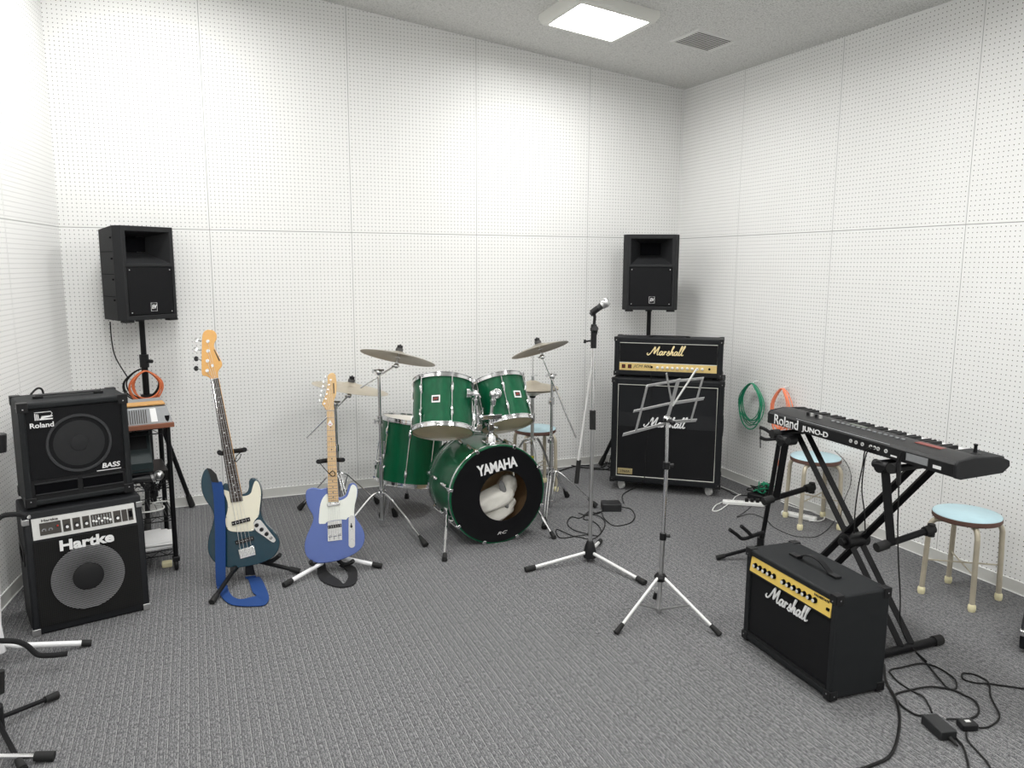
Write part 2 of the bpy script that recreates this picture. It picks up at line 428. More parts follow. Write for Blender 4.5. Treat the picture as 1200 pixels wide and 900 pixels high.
wall('wall_back', (0, 0, 0), PI, -XL, PEGB, -1)
wall('wall_right', (0, 0, 0), -PI/2, -YF, PEGR, 1)
LA = -PI/2-LANG
wall('wall_left', (XL, 0, 0), LA, -YF/math.cos(LANG), PEGL, -1)
PLW = mat('plain_wall', (.8, .8, .78), .6)
xq = XL+math.tan(-LANG)*(-YF)
wall('wall_front', (xq, YF, 0), 0, -xq, PLW, -1)
def baseboard(name, origin, rz, length, side):
    mb = MB().m(TRIM); t = -.006*side
    mb.box((length/2, t/2, HB/2), (length, .006, HB-.004))
    mb.m(TRIMT); mb.box((length/2, t/2, HB-.001), (length, .007, .003)); mb.box((length/2, t*.75, .002), (length, .012, .004))  # paler strips; the top one paints in the edge highlight
    o = obj(name, mb); o.location = origin; o.rotation_euler = (0, 0, rz); return lin(name, o)
baseboard('baseboard_back', (0, 0, 0), PI, -XL, -1)
baseboard('baseboard_right', (0, 0, 0), -PI/2, -YF, 1)
baseboard('baseboard_left', (XL, 0, 0), LA, -YF/math.cos(LANG), -1)

# ------------------------------------------------------------------ ceiling fittings
def ceiling_light(cx, cy, label):
    DIF = mat('glowing_diffuser', (1, .995, .98), .5, emit=LIGHT)
    t = thing('ceiling_light', label, 'ceiling light', (cx, cy, ceilz(cx, cy)-.052), 0, 'square ceiling lights')
    def ring(h, dz): return [Vector((cx+a*h, cy+b*h, ceilz(cx+a*h, cy+b*h)+dz)) for a, b in ((-1, -1), (1, -1), (1, 1), (-1, 1))]
    mb = MB().m(FRAME)
    rr = [ring(.272, 0), ring(.272, -.028), ring(.252, -.062), ring(.224, -.062), ring(.224, -.036), ring(.224, -.002)]
    vs = [[mb.bm.verts.new(p) for p in r] for r in rr]
    for A, Bq in zip(vs, vs[1:]):
        for k in range(4): mb._f((A[k], A[(k+1) % 4], Bq[(k+1) % 4], Bq[k]))
    obj('frame', mb, t, world=True)
    mb = MB().m(DIF); q = ring(.2238, -.038)
    mb.quad(*q[::-1]); obj('diffuser', mb, t, world=True)
    return t
ceiling_light(-1.325, -1.0, 'white square ceiling light beside the grey air vent near the back wall')
ceiling_light(-3.75, -1.0, 'square ceiling light near the back wall, out of view above the left speaker')
for x, y, lab in ((-1.325, -2.75, 'square ceiling light out of view above the keyboard'), (-3.75, -2.75, 'square ceiling light out of view above the left edge of the picture'),
                  (-1.325, -4.5, 'square ceiling light out of view right of the photographer'), (-3.75, -4.5, 'square ceiling light out of view above the photographer'),
                  (-1.325, -6.05, 'square ceiling light out of view behind the photographer, right one'), (-3.75, -6.05, 'square ceiling light out of view behind the photographer, left one')):
    ceiling_light(x, y, lab)  # unseen rows at guessed places, extra ones added to even out the wall light
t = thing('air_vent', 'grey louvred square air vent in the ceiling near the right corner', 'air vent', (-.566, -1.03, ceilz(-.566, -1.03)-.01))
mb = MB().m(VENTM)
def cz(x, y, d): return (x, y, ceilz(x, y)+d)
rr = [[(-.566+a*h, -1.03+b*h2) for a, b in ((-1, -1), (1, -1), (1, 1), (-1, 1))] for h, h2 in ((.156, .160), (.150, .154), (.132, .136), (.130, .134))]
vs = [[mb.bm.verts.new(cz(x, y, d)) for x, y in r] for r, d in zip(rr, (.0005, -.008, -.008, .0))]
for A_, B_ in zip(vs, vs[1:]):
    for k in range(4): mb._f((A_[k], A_[(k+1) % 4], B_[(k+1) % 4], B_[k]))
obj('frame', mb, t, world=True)
mb = MB().m(DARK); mb.quad(*[cz(x, y, -.001) for x, y in ((-.7, -1.17), (-.7, -.89), (-.43, -.89), (-.43, -1.17))]); obj('backing', mb, t, world=True)
for k in range(11):
    y = -1.155+k*.0255; mb = MB().m(VENTM)
    mb.hexa([cz(x, yy, d) for d in (-.0045,) for x, yy in ((-.695, y), (-.437, y), (-.437, y+.013), (-.695, y+.013))]+[cz(x, yy+.001, -.003) for x, yy in ((-.695, y), (-.437, y), (-.437, y+.011), (-.695, y+.011))])
    obj('slat', mb, t, world=True)

# ================================================================== AMPLIFIERS AND SPEAKERS
def shell(root, w, d, h, t, rec, m_, bev=.012, name='cabinet', tt=None, tb=None):
    """open-fronted box: outer walls, recessed front"""
    tt = tt or t; tb = tb or t
    mb = MB().m(m_); x = w/2
    o = [(-x, 0, 0), (x, 0, 0), (x, 0, h), (-x, 0, h)]; i = [(-x+t, 0, tb), (x-t, 0, tb), (x-t, 0, h-tt), (-x+t, 0, h-tt)]
    bk = [(a, d, c) for a, _, c in o]; ri = [(a, rec, c) for a, _, c in i]
    O, I, Bk, Ri = ([mb.bm.verts.new(p) for p in q] for q in (o, i, bk, ri))
    for k in range(4):
        j = (k+1) % 4
        mb._f((O[k], O[j], I[j], I[k])); mb._f((I[k], I[j], Ri[j], Ri[k])); mb._f((O[j], O[k], Bk[k], Bk[j]))
    mb._f(Ri); mb._f(Bk[::-1])
    return obj(name, mb, root, bevel=bev, seg=3)
def corners(root, w, d, h, s=.035, m_=PLAST, which=None, z0=0):
    for a in (-1, 1):
        for b in (0, 1):
            for c in (0, 1):
                if which and (a, b, c) not in which: continue
                mb = MB().m(m_); e = .003
                X, Y, Z = a*(w/2-s/2+e), (-e+s/2 if b == 0 else d+e-s/2), z0+(-e+s/2 if c == 0 else h+e-s/2)
                sx, sy, sz = -a, (1 if b == 0 else -1), (1 if c == 0 else -1)
                # three plates meeting at the corner
                th = .004
                mb.box((a*(w/2+e-th/2), Y, Z), (th, s, s)); mb.box((X, (-e+th/2 if b == 0 else d+e-th/2), Z), (s, th, s)); mb.box((X, Y, z0+(-e+th/2 if c == 0 else h+e-th/2)), (s, s, th))
                g = obj('corner_guard', mb, root, bevel=.003)
                mb = MB().m(CHROME); mb.box((X, (-e-.001 if b == 0 else d+e+.001), Z+sz*.006), (.005, .003, .005)); mb.box((a*(w/2+e+.001), Y, Z), (.003, .005, .005))
                obj('screw', mb, g)
def foot4(root, w, d, r=.016, h=.012, inset=.05):
    for a in (-1, 1):
        for y in (inset, d-inset):
            mb = MB().m(RUB); mb.cyl((a*(w/2-inset), y, -h), (a*(w/2-inset), y, .004), r); obj('rubber_foot', mb, root)
def knob(parent, x, y, z, r=.008, cap=SILV, base=PLAST, d=.014):
    mb = MB().m(base); mb.lathe([(0, 0), (r, 0), (r*.85, d*.8), (r*.6, d)], fr((x, y, z), (0, -1, 0)), 12)
    mb.m(cap); mb.lathe([(r*.62, d), (r*.6, d+.002), (0, d+.002)], fr((x, y, z), (0, -1, 0)), 12)
    return obj('knob', mb, parent)

# --- Marshall stack
cx, cy, th = -.688, -.932, R(-37.9)
CW, CD, CH, CZ = .765, .365, .748, .066
cab = thing('guitar_speaker_cabinet', 'large black guitar speaker cabinet on castors under the amp head', 'speaker cabinet', (cx, cy, 0), th)
def lift(root, dz):   # move children built at z=0 up
    for ch in root.children: ch.location.z += dz
shell(cab, CW, CD, CH, .040, .016, TOLEX, .014)
mb = MB().m(GRILB); mb.box((0, .014, .225), (CW-.08, .008, .362)); obj('lower_grille', mb, cab)
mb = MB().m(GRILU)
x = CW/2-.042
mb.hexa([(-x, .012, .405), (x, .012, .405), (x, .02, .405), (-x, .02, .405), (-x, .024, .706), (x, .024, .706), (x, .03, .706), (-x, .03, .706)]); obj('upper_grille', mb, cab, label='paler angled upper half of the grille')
mb = MB().m(PIPE); x = CW/2-.044
mb.tube([(-x, .006, .044), (x, .006, .044), (x, .006, CH-.044), (-x, .006, CH-.044)], .0035, 6, True); obj('piping', mb, cab)
mb = MB().m(mat('dull_brass', (.42, .34, .17), .5, .2)); mb.box((-CW/2+.105, .006, .078), (.105, .004, .042)); pl = obj('nameplate', mb, cab, bevel=.002, label='small gold plate')
text('plate_lettering', '1960A', FRONT(-CW/2+.105, .003, .078), .024, DPRINT, pl, xs=1.1)
script_logo(cab, FRONT(.0, .004, .445), .285, WPRINT, .15)
corners(cab, CW, CD, CH)
for a in (-1, 1):
    mb = MB().m(PLAST); mb.box((a*(CW/2+.001), CD/2, CH*.55), (.006, .20, .11)); mb.m(DARK); mb.box((a*(CW/2+.004), CD/2, CH*.55), (.003, .15, .07)); obj('side_handle', mb, cab, bevel=.002)
lift(cab, CZ)
for a in (-1, 1):
    for y in (.06, CD-.06):
        X = a*(CW/2-.075)
        mb = MB().m(STEEL); mb.box((X, y, CZ-.004), (.06, .05, .008)); mb.cyl((X, y, CZ-.03), (X, y, CZ), .012, 12)
        c = obj('caster', mb, cab)
        mb = MB().m(SILV); mb.tube([(X-.008, y-.008, .029), (X+.008, y+.008, .029)], .029, 24); obj('wheel', mb, c, label='grey castor wheel')
HW, HD, HH = .745, .21, .268
hz = CZ+CH+.014
head = thing('guitar_amplifier_head', 'black amp head with gold control strip on top of the tall cabinet', 'guitar amplifier', (-.655, -.875, hz), th)
shell(head, HW, HD, HH, .036, .012, TOLEX, .014)
mb = MB().m(GRILM); mb.box((0, .010, .158), (HW-.075, .006, .15)); obj('front_panel', mb, head)
mb = MB().m(PIPE); x = HW/2-.038; mb.tube([(-x, .004, .090), (x, .004, .090), (x, .004, HH-.038), (-x, .004, HH-.038)], .0025, 6, True); obj('piping', mb, head)
mb = MB().m(GOLD2); mb.box((0, .006, .062), (HW-.076, .008, .052)); gp = obj('control_panel', mb, head, label='gold control panel')
for x in (-.305, -.262):
    mb = MB().m(DARK); mb.box((x, .001, .064), (.024, .006, .026)); mb.m(mat('dark_red', (.12, .012, .01), .5)); mb.box((x, -.003, .064), (.014, .004, .018)); obj('rocker_switch', mb, gp)
text('model_lettering', 'JCM 900', FRONT(-.175, .001, .066), .028, DPRINT, gp, xs=1.2, shear=.3)
for k in range(10): knob(gp, -.068+k*.034, .002, .061, .010, SILV, WPL)
for x in (-.108, .285):
    mb = MB().m(DARK); mb.cyl((x, .003, .064), (x, -.003, .064), .008, 12); obj('socket', mb, gp)
script_logo(head, FRONT(-.008, .004, .178), .25, GOLDT, .15)
corners(head, HW, HD, HH, .032)
foot4(head, HW, HD, .016, .013)
mb = MB().m(PLAST); mb.box((-.13, HD/2, HH+.004), (.03, .03, .008)); mb.box((.13, HD/2, HH+.004), (.03, .03, .008)); mb.box((0, HD/2, HH+.009), (.28, .024, .005)); obj('carrying_handle', mb, head, bevel=.002)

# --- Marshall combo
W_, D_, H_ = .535, .25, .404
combo = thing('guitar_combo_amplifier', 'black guitar combo amp with slanted gold knob panel in front of the keyboard stand', 'guitar amplifier', (-1.588, -3.165, .010), R(-93.1))
# cabinet with a slanted gold panel set in the top front
mb = MB().m(TOLEXG); x = W_/2; t_ = .028
prof = [(0, 0), (D_, 0), (D_, H_), (.055, H_), (.0, H_-.02)]
shell(combo, W_, D_, H_, t_, .018, TOLEXG, .022, tb=.03)
mb = MB().m(GRILB); mb.box((0, .016, .178), (W_-.058, .006, .30)); obj('grille', mb, combo)
mb = MB().m(GOLD); zt, zb = H_-.026, H_-.092
mb.hexa([(-x+.028, .000, zb), (x-.028, .000, zb), (x-.028, .022, zb), (-x+.028, .022, zb), (-x+.028, .008, zt), (x-.028, .008, zt), (x-.028, .022, zt), (-x+.028, .022, zt)])
gp = obj('control_panel', mb, combo, label='gold control panel')
for k in list(range(5))+list(range(6, 13)):
    knob(gp, -.205+k*.030, .004, (zt+zb)/2, .0115, SILV, DARK, .012)
text('panel_lettering', 'VALVESTATE', FRONT(.185, .004, zt-.012), .013, DPRINT, gp, xs=1.1, shear=.2)
mb = MB().m(DARK); mb.box((.225, .001, (zt+zb)/2-.006), (.014, .005, .010)); obj('power_switch', mb, gp)
mb = MB().m(PLAST); mb.box((0, .008, zb-.004), (W_-.056, .014, .006)); obj('trim_strip', mb, combo); mb = MB().m(PLAST); mb.box((0, .010, .036), (W_-.056, .016, .012)); obj('trim_strip', mb, combo)
script_logo(combo, FRONT(.002, .006, .268), .25, WPRINT, .155)
corners(combo, W_, D_, H_, .036)
foot4(combo, W_, D_, .014, .010)
mb = MB().m(PLAST); hh = [(-.11, D_/2, H_+.006), (-.085, D_/2, H_+.010), (-.04, D_/2, H_+.032), (0, D_/2, H_+.038), (.04, D_/2, H_+.032), (.085, D_/2, H_+.010), (.11, D_/2, H_+.006)]
L = [(p[0], p[1]-.011, p[2]) for p in spline(hh, 4)]; Rr = [(p[0], p[1]+.011, p[2]) for p in spline(hh, 4)]
mb.ribbon(L, Rr, .004); mb.box((-.11, D_/2, H_+.005), (.05, .028, .008)); mb.box((.11, D_/2, H_+.005), (.05, .028, .008)); obj('carrying_handle', mb, combo)

# --- Hartke bass combo
W_, D_, H_ = .468, .335, .54
hk = thing('bass_combo_amplifier', 'lower black bass amp with big silver speaker cone, under the smaller amp', 'bass amplifier', (-4.187, -1.689, .002), R(14.6))
mb = MB().m(TOLEX); x = W_/2
# kick-back side profile: front leans back above the foot
prof = [(0.0, 0), (D_, 0), (D_, H_-.05), (D_-.03, H_), (.045, H_), (.022, H_-.09), (.004, H_-.12)]
A = MB().m(TOLEX)
def side_prism(prof, x0, x1, m_):
    mb = MB().m(m_); a = [mb.bm.verts.new((x0, y, z)) for y, z in prof]; b = [mb.bm.verts.new((x1, y, z)) for y, z in prof]
    mb._f(a); mb._f(b[::-1])
    for k in range(len(prof)): mb._f((a[k], a[k-1], b[k-1], b[k]))
    return mb
obj('cabinet', side_prism(prof, -x, x, TOLEX), hk, bevel=.008)
mb = side_prism([(-.006, .035), (.002, .035), (.006, H_-.125), (-.002, H_-.125)], -x+.028, x-.028, GRIL2)
obj('grille', mb, hk)
Mf = fr((-.008, -.007, .222), (0, -1, .008), (1, 0, 0))
mb = MB().m(ALU); mb.lathe([(.062, -.001), (.105, .0015), (.146, .003)], Mf, 48)
cone = obj('speaker_cone', mb, hk, label='silver aluminium speaker cone')
mb = MB().m(GRIL2)
for k in range(-20, 21):
    z = k*.0072; hw_ = math.sqrt(max(0, .146**2-z*z))
    if hw_ < .02: continue
    segs = [(-hw_, hw_)] if abs(z) > .060 else [(-hw_, -math.sqrt(.06**2-z*z)), (math.sqrt(.06**2-z*z), hw_)]
    for a, b in segs: mb.box(Mf @ Vector(((a+b)/2, z, .0035)), (b-a, .0015, .0022))
obj('mesh', mb, cone)
mb = MB().m(mat('black_dust_cap', (.006, .006, .007), .5)); mb.lathe([(.062, .0), (.055, .002), (.03, .005), (0, .006)], Mf, 40); obj('dust_cap', mb, cone)
# control panel lies on the leaning band at the top
za, zb = H_-.115, H_-.030; sl = lambda z: .004+(.022-.004)*((z-(H_-.12))/.03) if z < H_-.09 else .022+(.045-.022)*((z-(H_-.09))/.09)
mb = MB().m(SILP); mb.hexa([(-x+.032, sl(za)-.006, za), (x-.032, sl(za)-.006, za), (x-.032, sl(za)+.01, za), (-x+.032, sl(za)+.01, za), (-x+.032, sl(zb)-.006, zb), (x-.032, sl(zb)-.006, zb), (x-.032, sl(zb)+.01, zb), (-x+.032, sl(zb)+.01, zb)])
cp = obj('control_panel', mb, hk, label='silver control panel')
zc = (za+zb)/2; yc = lambda z: sl(za)-.006+(sl(zb)-sl(za))*(z-za)/(zb-za)
def pbox(x0, x1, z0, z1, m_, th=.003, name='panel_field', par=None):
    mb = MB().m(m_); mb.hexa([(x0, yc(z0)-th, z0), (x1, yc(z0)-th, z0), (x1, yc(z0)+.002, z0), (x0, yc(z0)+.002, z0), (x0, yc(z1)-th, z1), (x1, yc(z1)-th, z1), (x1, yc(z1)+.002, z1), (x0, yc(z1)+.002, z1)])
    return obj(name, mb, par or cp)
for x0, x1 in ((-.175, -.095), (-.088, -.058), (-.050, -.020), (-.012, .016), (.022, .105), (.112, .142), (.146, .168), (.172, .192)):
    pbox(x0, x1, zc-.027, zc+.022, DPRINT)
for xk in (-.073, -.035, .002, .127): knob(cp, xk, yc(zc)-.003, zc-.006, .010, WPRINT, PLAST, .012)
for k in range(7):
    pbox(.029+k*.0112, .0315+k*.0112, zc-.022, zc+.018, GRYM, .004, 'slider_slot'); zz = zc-.012+random.random()*.02; pbox(.026+k*.0112, .0345+k*.0112, zz, zz+.006, SILV, .010, 'slider_cap')
for xk in (-.16, -.135): 
    mb = MB().m(CHROME); mb.lathe([(.009, 0), (.009, .004), (.004, .004), (.004, .001), (0, .001)], fr((xk, yc(zc)-.003, zc-.008), (0, -1, 0)), 14); obj('jack_socket', mb, cp)
mb = MB().m(RED); mb.box((-.108, yc(zc)-.006, zc+.004), (.006, .005, .006)); obj('indicator', mb, cp)
pbox(.176, .188, zc-.012, zc+.014, DARK, .008, 'rocker_switch')
text('panel_lettering', 'Hartke', fr((-.135, yc(zc+.03)-.001, zc+.031), (0, -1, .2), (1, 0, 0)), .015, DPRINT, cp, xs=1.5, off=.0004)
text('brand_lettering', 'Hartke', fr((-.005, -.0135, H_-.157), (0, -1, .01), (1, 0, 0)), .062, WPRINT, hk, xs=1.22, off=.0022, ext=.002)
for a in (-1, 1):
    mb = MB().m(STEEL); mb.box((a*(x-.014), -.002, .014), (.030, .004, .030)); mb.box((a*(x+.001), .014, .014), (.004, .030, .030)); obj('corner_guard', mb, hk, bevel=.002, label='steel corner')
    mb = MB().m(STEEL); mb.box((a*(x-.012), .030, H_-.040), (.024, .006, .026)); mb.box((a*(x+.001), .05, H_-.040), (.004, .030, .026)); obj('corner_guard', mb, hk, bevel=.002, label='steel corner')
    mb = MB().m(PLAST); mb.box((a*(x+.001), D_/2, .33), (.008, .18, .08)); mb.m(DARK); mb.box((a*(x+.004), D_/2, .33), (.006, .13, .05)); obj('side_handle', mb, hk, bevel=.002)

# --- Roland cube bass amp on top
W_, D_, H_ = .425, .27, .452
cb = thing('bass_cube_amplifier', 'smaller black cube bass amp standing on top of the bigger bass amp', 'bass amplifier', (-4.205, -1.615, .555), R(16))
shell(cb, W_, D_, H_, .026, .016, TOLEXG, .010)
mb = MB().m(GRILM); mb.box((0, .015, H_/2+.035), (W_-.05, .006, H_-.13)); obj('grille', mb, cb)
mb = MB().m(mat('grille_ring', (.030, .031, .034), .6)); Mf = fr((.01, .0115, .255), (0, -1, 0)); 
mb.lathe([(.118, 0), (.120, .004), (.129, .004), (.131, 0)], Mf, 56); rg = obj('speaker_ring', mb, cb, label='pale ring of the speaker showing through the grille')
mb = MB().m(mat('cone_through_grille', (.008, .0085, .010), .6)); mb.lathe([(.118, -.001), (.07, .0005), (.036, .0012), (.034, .004), (.02, .005), (0, .006)], Mf, 40); obj('speaker_cone', mb, cb)
mb = MB().m(PLAST); mb.box((0, .012, .068), (W_-.05, .012, .085)); pp = obj('port_panel', mb, cb)
for a in (-1, 1):
    mb = MB().m(PLASTD); c = a*.092; q = [(c-.082, .072-.024), (c+.082, .072-.024), (c+.082, .072+.024), (c-.082, .072+.024)]
    mb.tube([(p[0], .005, p[1]) for p in q], .0045, 8, True); mb.m(DARK); mb.box((c, .007, .072), (.162, .004, .046)); obj('port', mb, pp)
text('brand_lettering', 'Roland', FRONT(-.128, .006, .352), .030, WPRINT, cb, xs=1.1, off=.0006)
mb = MB().m(WPRINT)
for k in range(5): mb.prism([(-.186+k*.006, .374), (-.1825+k*.006, .374), (-.1825+k*.006, .404-k*.005), (-.186+k*.006, .404)] if k < 3 else [(-.186+k*.006, .374+(k-3)*.006), (-.118, .374+(k-3)*.012), (-.118, .379+(k-3)*.012), (-.186+k*.006, .381+(k-3)*.006)], 0, .001, Matrix(((1, 0, 0, 0), (0, 0, -1, .012), (0, 1, 0, 0), (0, 0, 0, 1))))
mb.tube([(-.186, .0115, .408), (-.125, .0115, .408), (-.119, .0115, .400), (-.125, .0115, .390), (-.16, .0115, .390)], .0016, 5); mb.bm.transform(Matrix.Translation((.034, 0, 0))); obj('brand_emblem', mb, cb)
text('model_lettering', 'BASS', FRONT(.128, .010, .136), .030, WPRINT, cb, xs=1.15, off=.0007, shear=.15)
mb = MB().m(WPRINT); mb.box((.12, .0105, .116), (.10, .001, .003)); obj('underline', mb, cb)
corners(cb, W_, D_, H_, .042)
foot4(cb, W_, D_, .016, .013)
mb = MB().m(PLAST); mb.box((-.12, D_/2, H_+.006), (.04, .03, .010)); mb.box((.12, D_/2, H_+.006), (.04, .03, .010)); mb.box((0, D_/2, H_+.012), (.26, .026, .006)); obj('carrying_handle', mb, cb, bevel=.002)

# --- PA speakers
def pa_speaker(name, label, loc, rz, wf=.40, hgt=.55, dep=.27, wb=.30):
    t = thing(name, label, 'loudspeaker', loc, rz, 'PA loudspeakers on stands')
    mb = MB().m(PLASTD); a, b = wf/2, wb/2
    # body with tapering rear
    o = [(-a*.86, 0), (a*.86, 0), (a, .045), (b, dep), (-b, dep), (-a, .045)]
    v0 = [(x, y, .0) for x, y in o]; v1 = [(x, y, hgt-(.02 if y > .2 else 0)) for x, y in o]
    A = [mb.bm.verts.new(p) for p in v0]; Bq = [mb.bm.verts.new(p) for p in v1]
    mb._f(A[::-1]); mb._f(Bq)
    for k in range(6):
        if k == 1: continue
        mb._f((A[k-1], A[k], Bq[k], Bq[k-1]))
    # front ring around horn mouth and grille
    hx, hz0, hz1 = a*.74, hgt*.60, hgt*.945
    gx, gz0, gz1 = a*.77, hgt*.05, hgt*.57
    def fv(x, y, z): return mb.bm.verts.new((x, y, z))
    F = [A[0], A[1], Bq[1], Bq[0]]
    H0 = [fv(-hx, 0, hz0), fv(hx, 0, hz0), fv(hx, 0, hz1), fv(-hx, 0, hz1)]
    K0 = [fv(-gx, 0, gz0), fv(gx, 0, gz0), fv(gx, 0, gz1), fv(-gx, 0, gz1)]
    mb._f((F[0], F[1], K0[1], K0[0])); mb._f((F[0], K0[0], K0[3], H0[0], H0[3], F[3])); mb._f((F[1], F[2], H0[2], H0[1], K0[2], K0[1]))
    mb._f((K0[3], K0[2], H0[1], H0[0])); mb._f((H0[3], H0[2], F[2], F[3]))
    K1 = [fv(p.co.x, .010, p.co.z) for p in K0]
    for k in range(4): mb._f((K0[k-1], K0[k], K1[k], K1[k-1]))
    mb._f(K1)
    # horn throat
    hm = (hz0+hz1)/2+.02
    H1 = [fv(-hx*.50, .14, hm-.045), fv(hx*.50, .14, hm-.045), fv(hx*.50, .14, hz1-.03), fv(-hx*.50, .14, hz1-.03)]
    for k in range(4): mb._f((H0[k-1], H0[k], H1[k], H1[k-1]))
    body = obj('cabinet', mb, t, bevel=.010, seg=3)
    mb.__init__(); mb.m(DARK)
    mb.box((0, .137, (hm-.045+hz1-.03)/2), (hx*.98, .004, (hz1-.03)-(hm-.045)-.004)); obj('horn_throat', mb, t)
    mb = MB().m(GRILM); mb.box((0, .005, (gz0+gz1)/2), (2*gx-.006, .006, gz1-gz0-.006)); gr = obj('grille', mb, t, bevel=.004)
    for p in ((-1, 0), (1, 0), (-1, 1), (1, 1)):
        mb = MB().m(CHROME); mb.cyl((p[0]*(gx-.018), .003, gz0+.018+p[1]*(gz1-gz0-.036)), (p[0]*(gx-.018), -.001, gz0+.018+p[1]*(gz1-gz0-.036)), .0035, 8); obj('screw', mb, gr)
    lx, lz = .012, gz0+.048
    mb = MB().m(WPRINT); s = .022
    mb.tube([(lx-s*.9, -.001, lz-s*1.1), (lx+s*.9, -.001, lz-s*1.1), (lx+s*.9, -.001, lz+s*1.1), (lx-s*.9, -.001, lz+s*1.1)], .0016, 4, True)
    lg = obj('brand_badge', mb, t)
    text('badge_lettering', 'EV', FRONT(lx, 0, lz), .032, WPRINT, lg, xs=.8, off=.0012, shear=.2)
    for z in (.12, .24, .36, .48):
        for sgn in (-1, 1):
            mb = MB().m(DARK); xx = sgn*(a+b)/2*1.01; mb.box((sgn*(a-(a-b)*.1), .068, z*hgt/.55), (.010, .012, .010)); obj('screw_recess', mb, body)
    for z in (.14, .27, .40):
        for sgn in (-1, 1): mb = MB().m(DARK); mb.box((sgn*(a+b)/2, (.045+dep)/2, z*hgt/.55), (.004, dep-.06, .003), Matrix.Rotation(sgn*math.atan2(a-b, dep-.045), 3, 'Z')); obj('panel_groove', mb, body)
    for sgn in (-1, 1):
        mb = MB().m(PLAST); mb.box((sgn*a*.75, .03, -.006), (.06, .05, .014)); obj('foot', mb, t, bevel=.004)
    mb = MB().m(PLAST); mb.box((0, dep*.45, hgt+.001-.008), (.16, .05, .02)); obj('carrying_handle', mb, t, bevel=.004)
    mb = MB().m(PLAST); mb.cyl((0, .13, -.016), (0, .13, .006), .026, 20); obj('pole_socket', mb, t)
    return t
pa_speaker('loudspeaker', 'left black loudspeaker raised on a pole above the small mixer and bass amps', (-3.925, -.265, 1.262), R(37), .392, .553, .26, .29)
pa_speaker('loudspeaker', 'right black loudspeaker raised on a pole above the guitar amp head', (-.53, -.43, 1.266), R(-28.2), .411, .558, .27, .30)

def speaker_stand(label, base, ztop, zh, legs, zfoot=.0):
    bx_, by_ = base
    t = thing('speaker_stand', label, 'speaker stand', (bx_, by_, 0), 0, 'black tripod speaker stands')
    mb = MB().m(BLKM); mb.cyl((bx_, by_, .10), (bx_, by_, zh+.25), .019, 16); obj('lower_tube', mb, t, world=True)
    mb = MB().m(BLKM); mb.cyl((bx_, by_, zh+.1), (bx_, by_, ztop), .0165, 16); obj('pole', mb, t, world=True)
    mb = MB().m(PLAST); mb.cyl((bx_, by_, zh+.22), (bx_, by_, zh+.30), .027, 16); mb.cyl((bx_+.02, by_-.02, zh+.26), (bx_+.045, by_-.045, zh+.26), .012, 10); obj('clamp_collar', mb, t, world=True)
    mb = MB().m(PLAST); mb.cyl((bx_, by_, zh-.04), (bx_, by_, zh+.05), .034, 16); obj('leg_collar', mb, t, world=True)
    mb = MB().m(PLAST); mb.cyl((bx_, by_, .13), (bx_, by_, .20), .030, 16); obj('brace_collar', mb, t, world=True)
    for fx, fy in legs:
        d = Vector((fx-bx_, fy-by_, 0)).normalized(); s = Vector((bx_, by_, zh))+d*.035; e = Vector((fx, fy, .018))
        mb = MB().m(BLKM); mb.tube([s, e], .0145, 10); lg = obj('leg', mb, t, world=True)
        mb = MB().m(RUB); mb.tube([e-(e-s).normalized()*.07, e+(e-s).normalized()*.008], [.018, .021], 12); obj('rubber_foot', mb, lg, world=True)
        mid = s.lerp(e, .5); c0 = Vector((bx_, by_, .165))+d*.03; sd = d.cross(Vector((0, 0, 1)))*.012
        mb = MB().m(BLKM); mb.tube([mid+sd, c0+sd], .007, 6); mb.tube([mid-sd, c0-sd], .007, 6); obj('brace', mb, t, world=True)
    return t
speaker_stand('black tripod stand holding up the left loudspeaker behind the wire rack', (-3.995, -.155), 1.262, .74, [(-3.775, -.045), (-4.28, -.10), (-4.02, -.50)])
rp = (-.46, -.31)
speaker_stand('black tripod stand holding up the right loudspeaker behind the speaker cabinet', rp, 1.262, .74, [tuple(G(704, 546))[:2], (-.10, -.52), (-.30, -.05)])

# ================================================================== DRUM KIT
Rh = Vector((math.cos(YAW), -math.sin(YAW), 0)); Fh = Vector((math.sin(YAW), math.cos(YAW), 0)); Zv = Vector((0, 0, 1))
kc = G(583, 579, .290); KR, KL = .280, .40
ax = Vector((-.02, 1, 0)).normalized()           # towards the back of the bass drum
kick = thing('bass_drum', 'large green bass drum with a black front head and a hole stuffed with cloth', 'drum', (kc.x, kc.y+.2, 0), 0)
Mk = fr(kc, ax, (1, 0, 0))     # local z runs to the back
def mk(m_, prof, n=64): return MB().m(m_).lathe(prof, Mk, n)
mb = mk(GREEN, [(KR-.007, .025), (KR, .025), (KR, KL-.025), (KR-.007, KL-.025)])
obj('shell', mb, kick, world=True)
mb = mk(SHELLIN, [(KR-.0075, .02), (KR-.0075, KL-.02)]); obj('inner_shell', mb, kick, world=True)
mb = mk(GREEN, [(KR+.003, -.010), (KR+.012, -.008), (KR+.012, .024), (KR+.001, .024), (KR+.003, -.010)]); hf = obj('front_hoop', mb, kick, world=True)
mb = mk(CHROME, [(KR+.0125, .010), (KR+.0145, .012), (KR+.0145, .022), (KR+.0125, .024)]); obj('hoop_band', mb, hf, world=True)
mb = mk(CHROME, [(KR+.001, KL-.022), (KR+.012, KL-.022), (KR+.012, KL+.012), (KR+.001, KL+.012), (KR+.001, KL-.022)]); obj('rear_hoop', mb, kick, world=True)
mb = mk(HEADB, [(KR+.0045, .0), (KR+.0045, -.0105), (KR-.002, -.0105), (KR-.012, -.008), (KR-.05, -.0075)], 72)
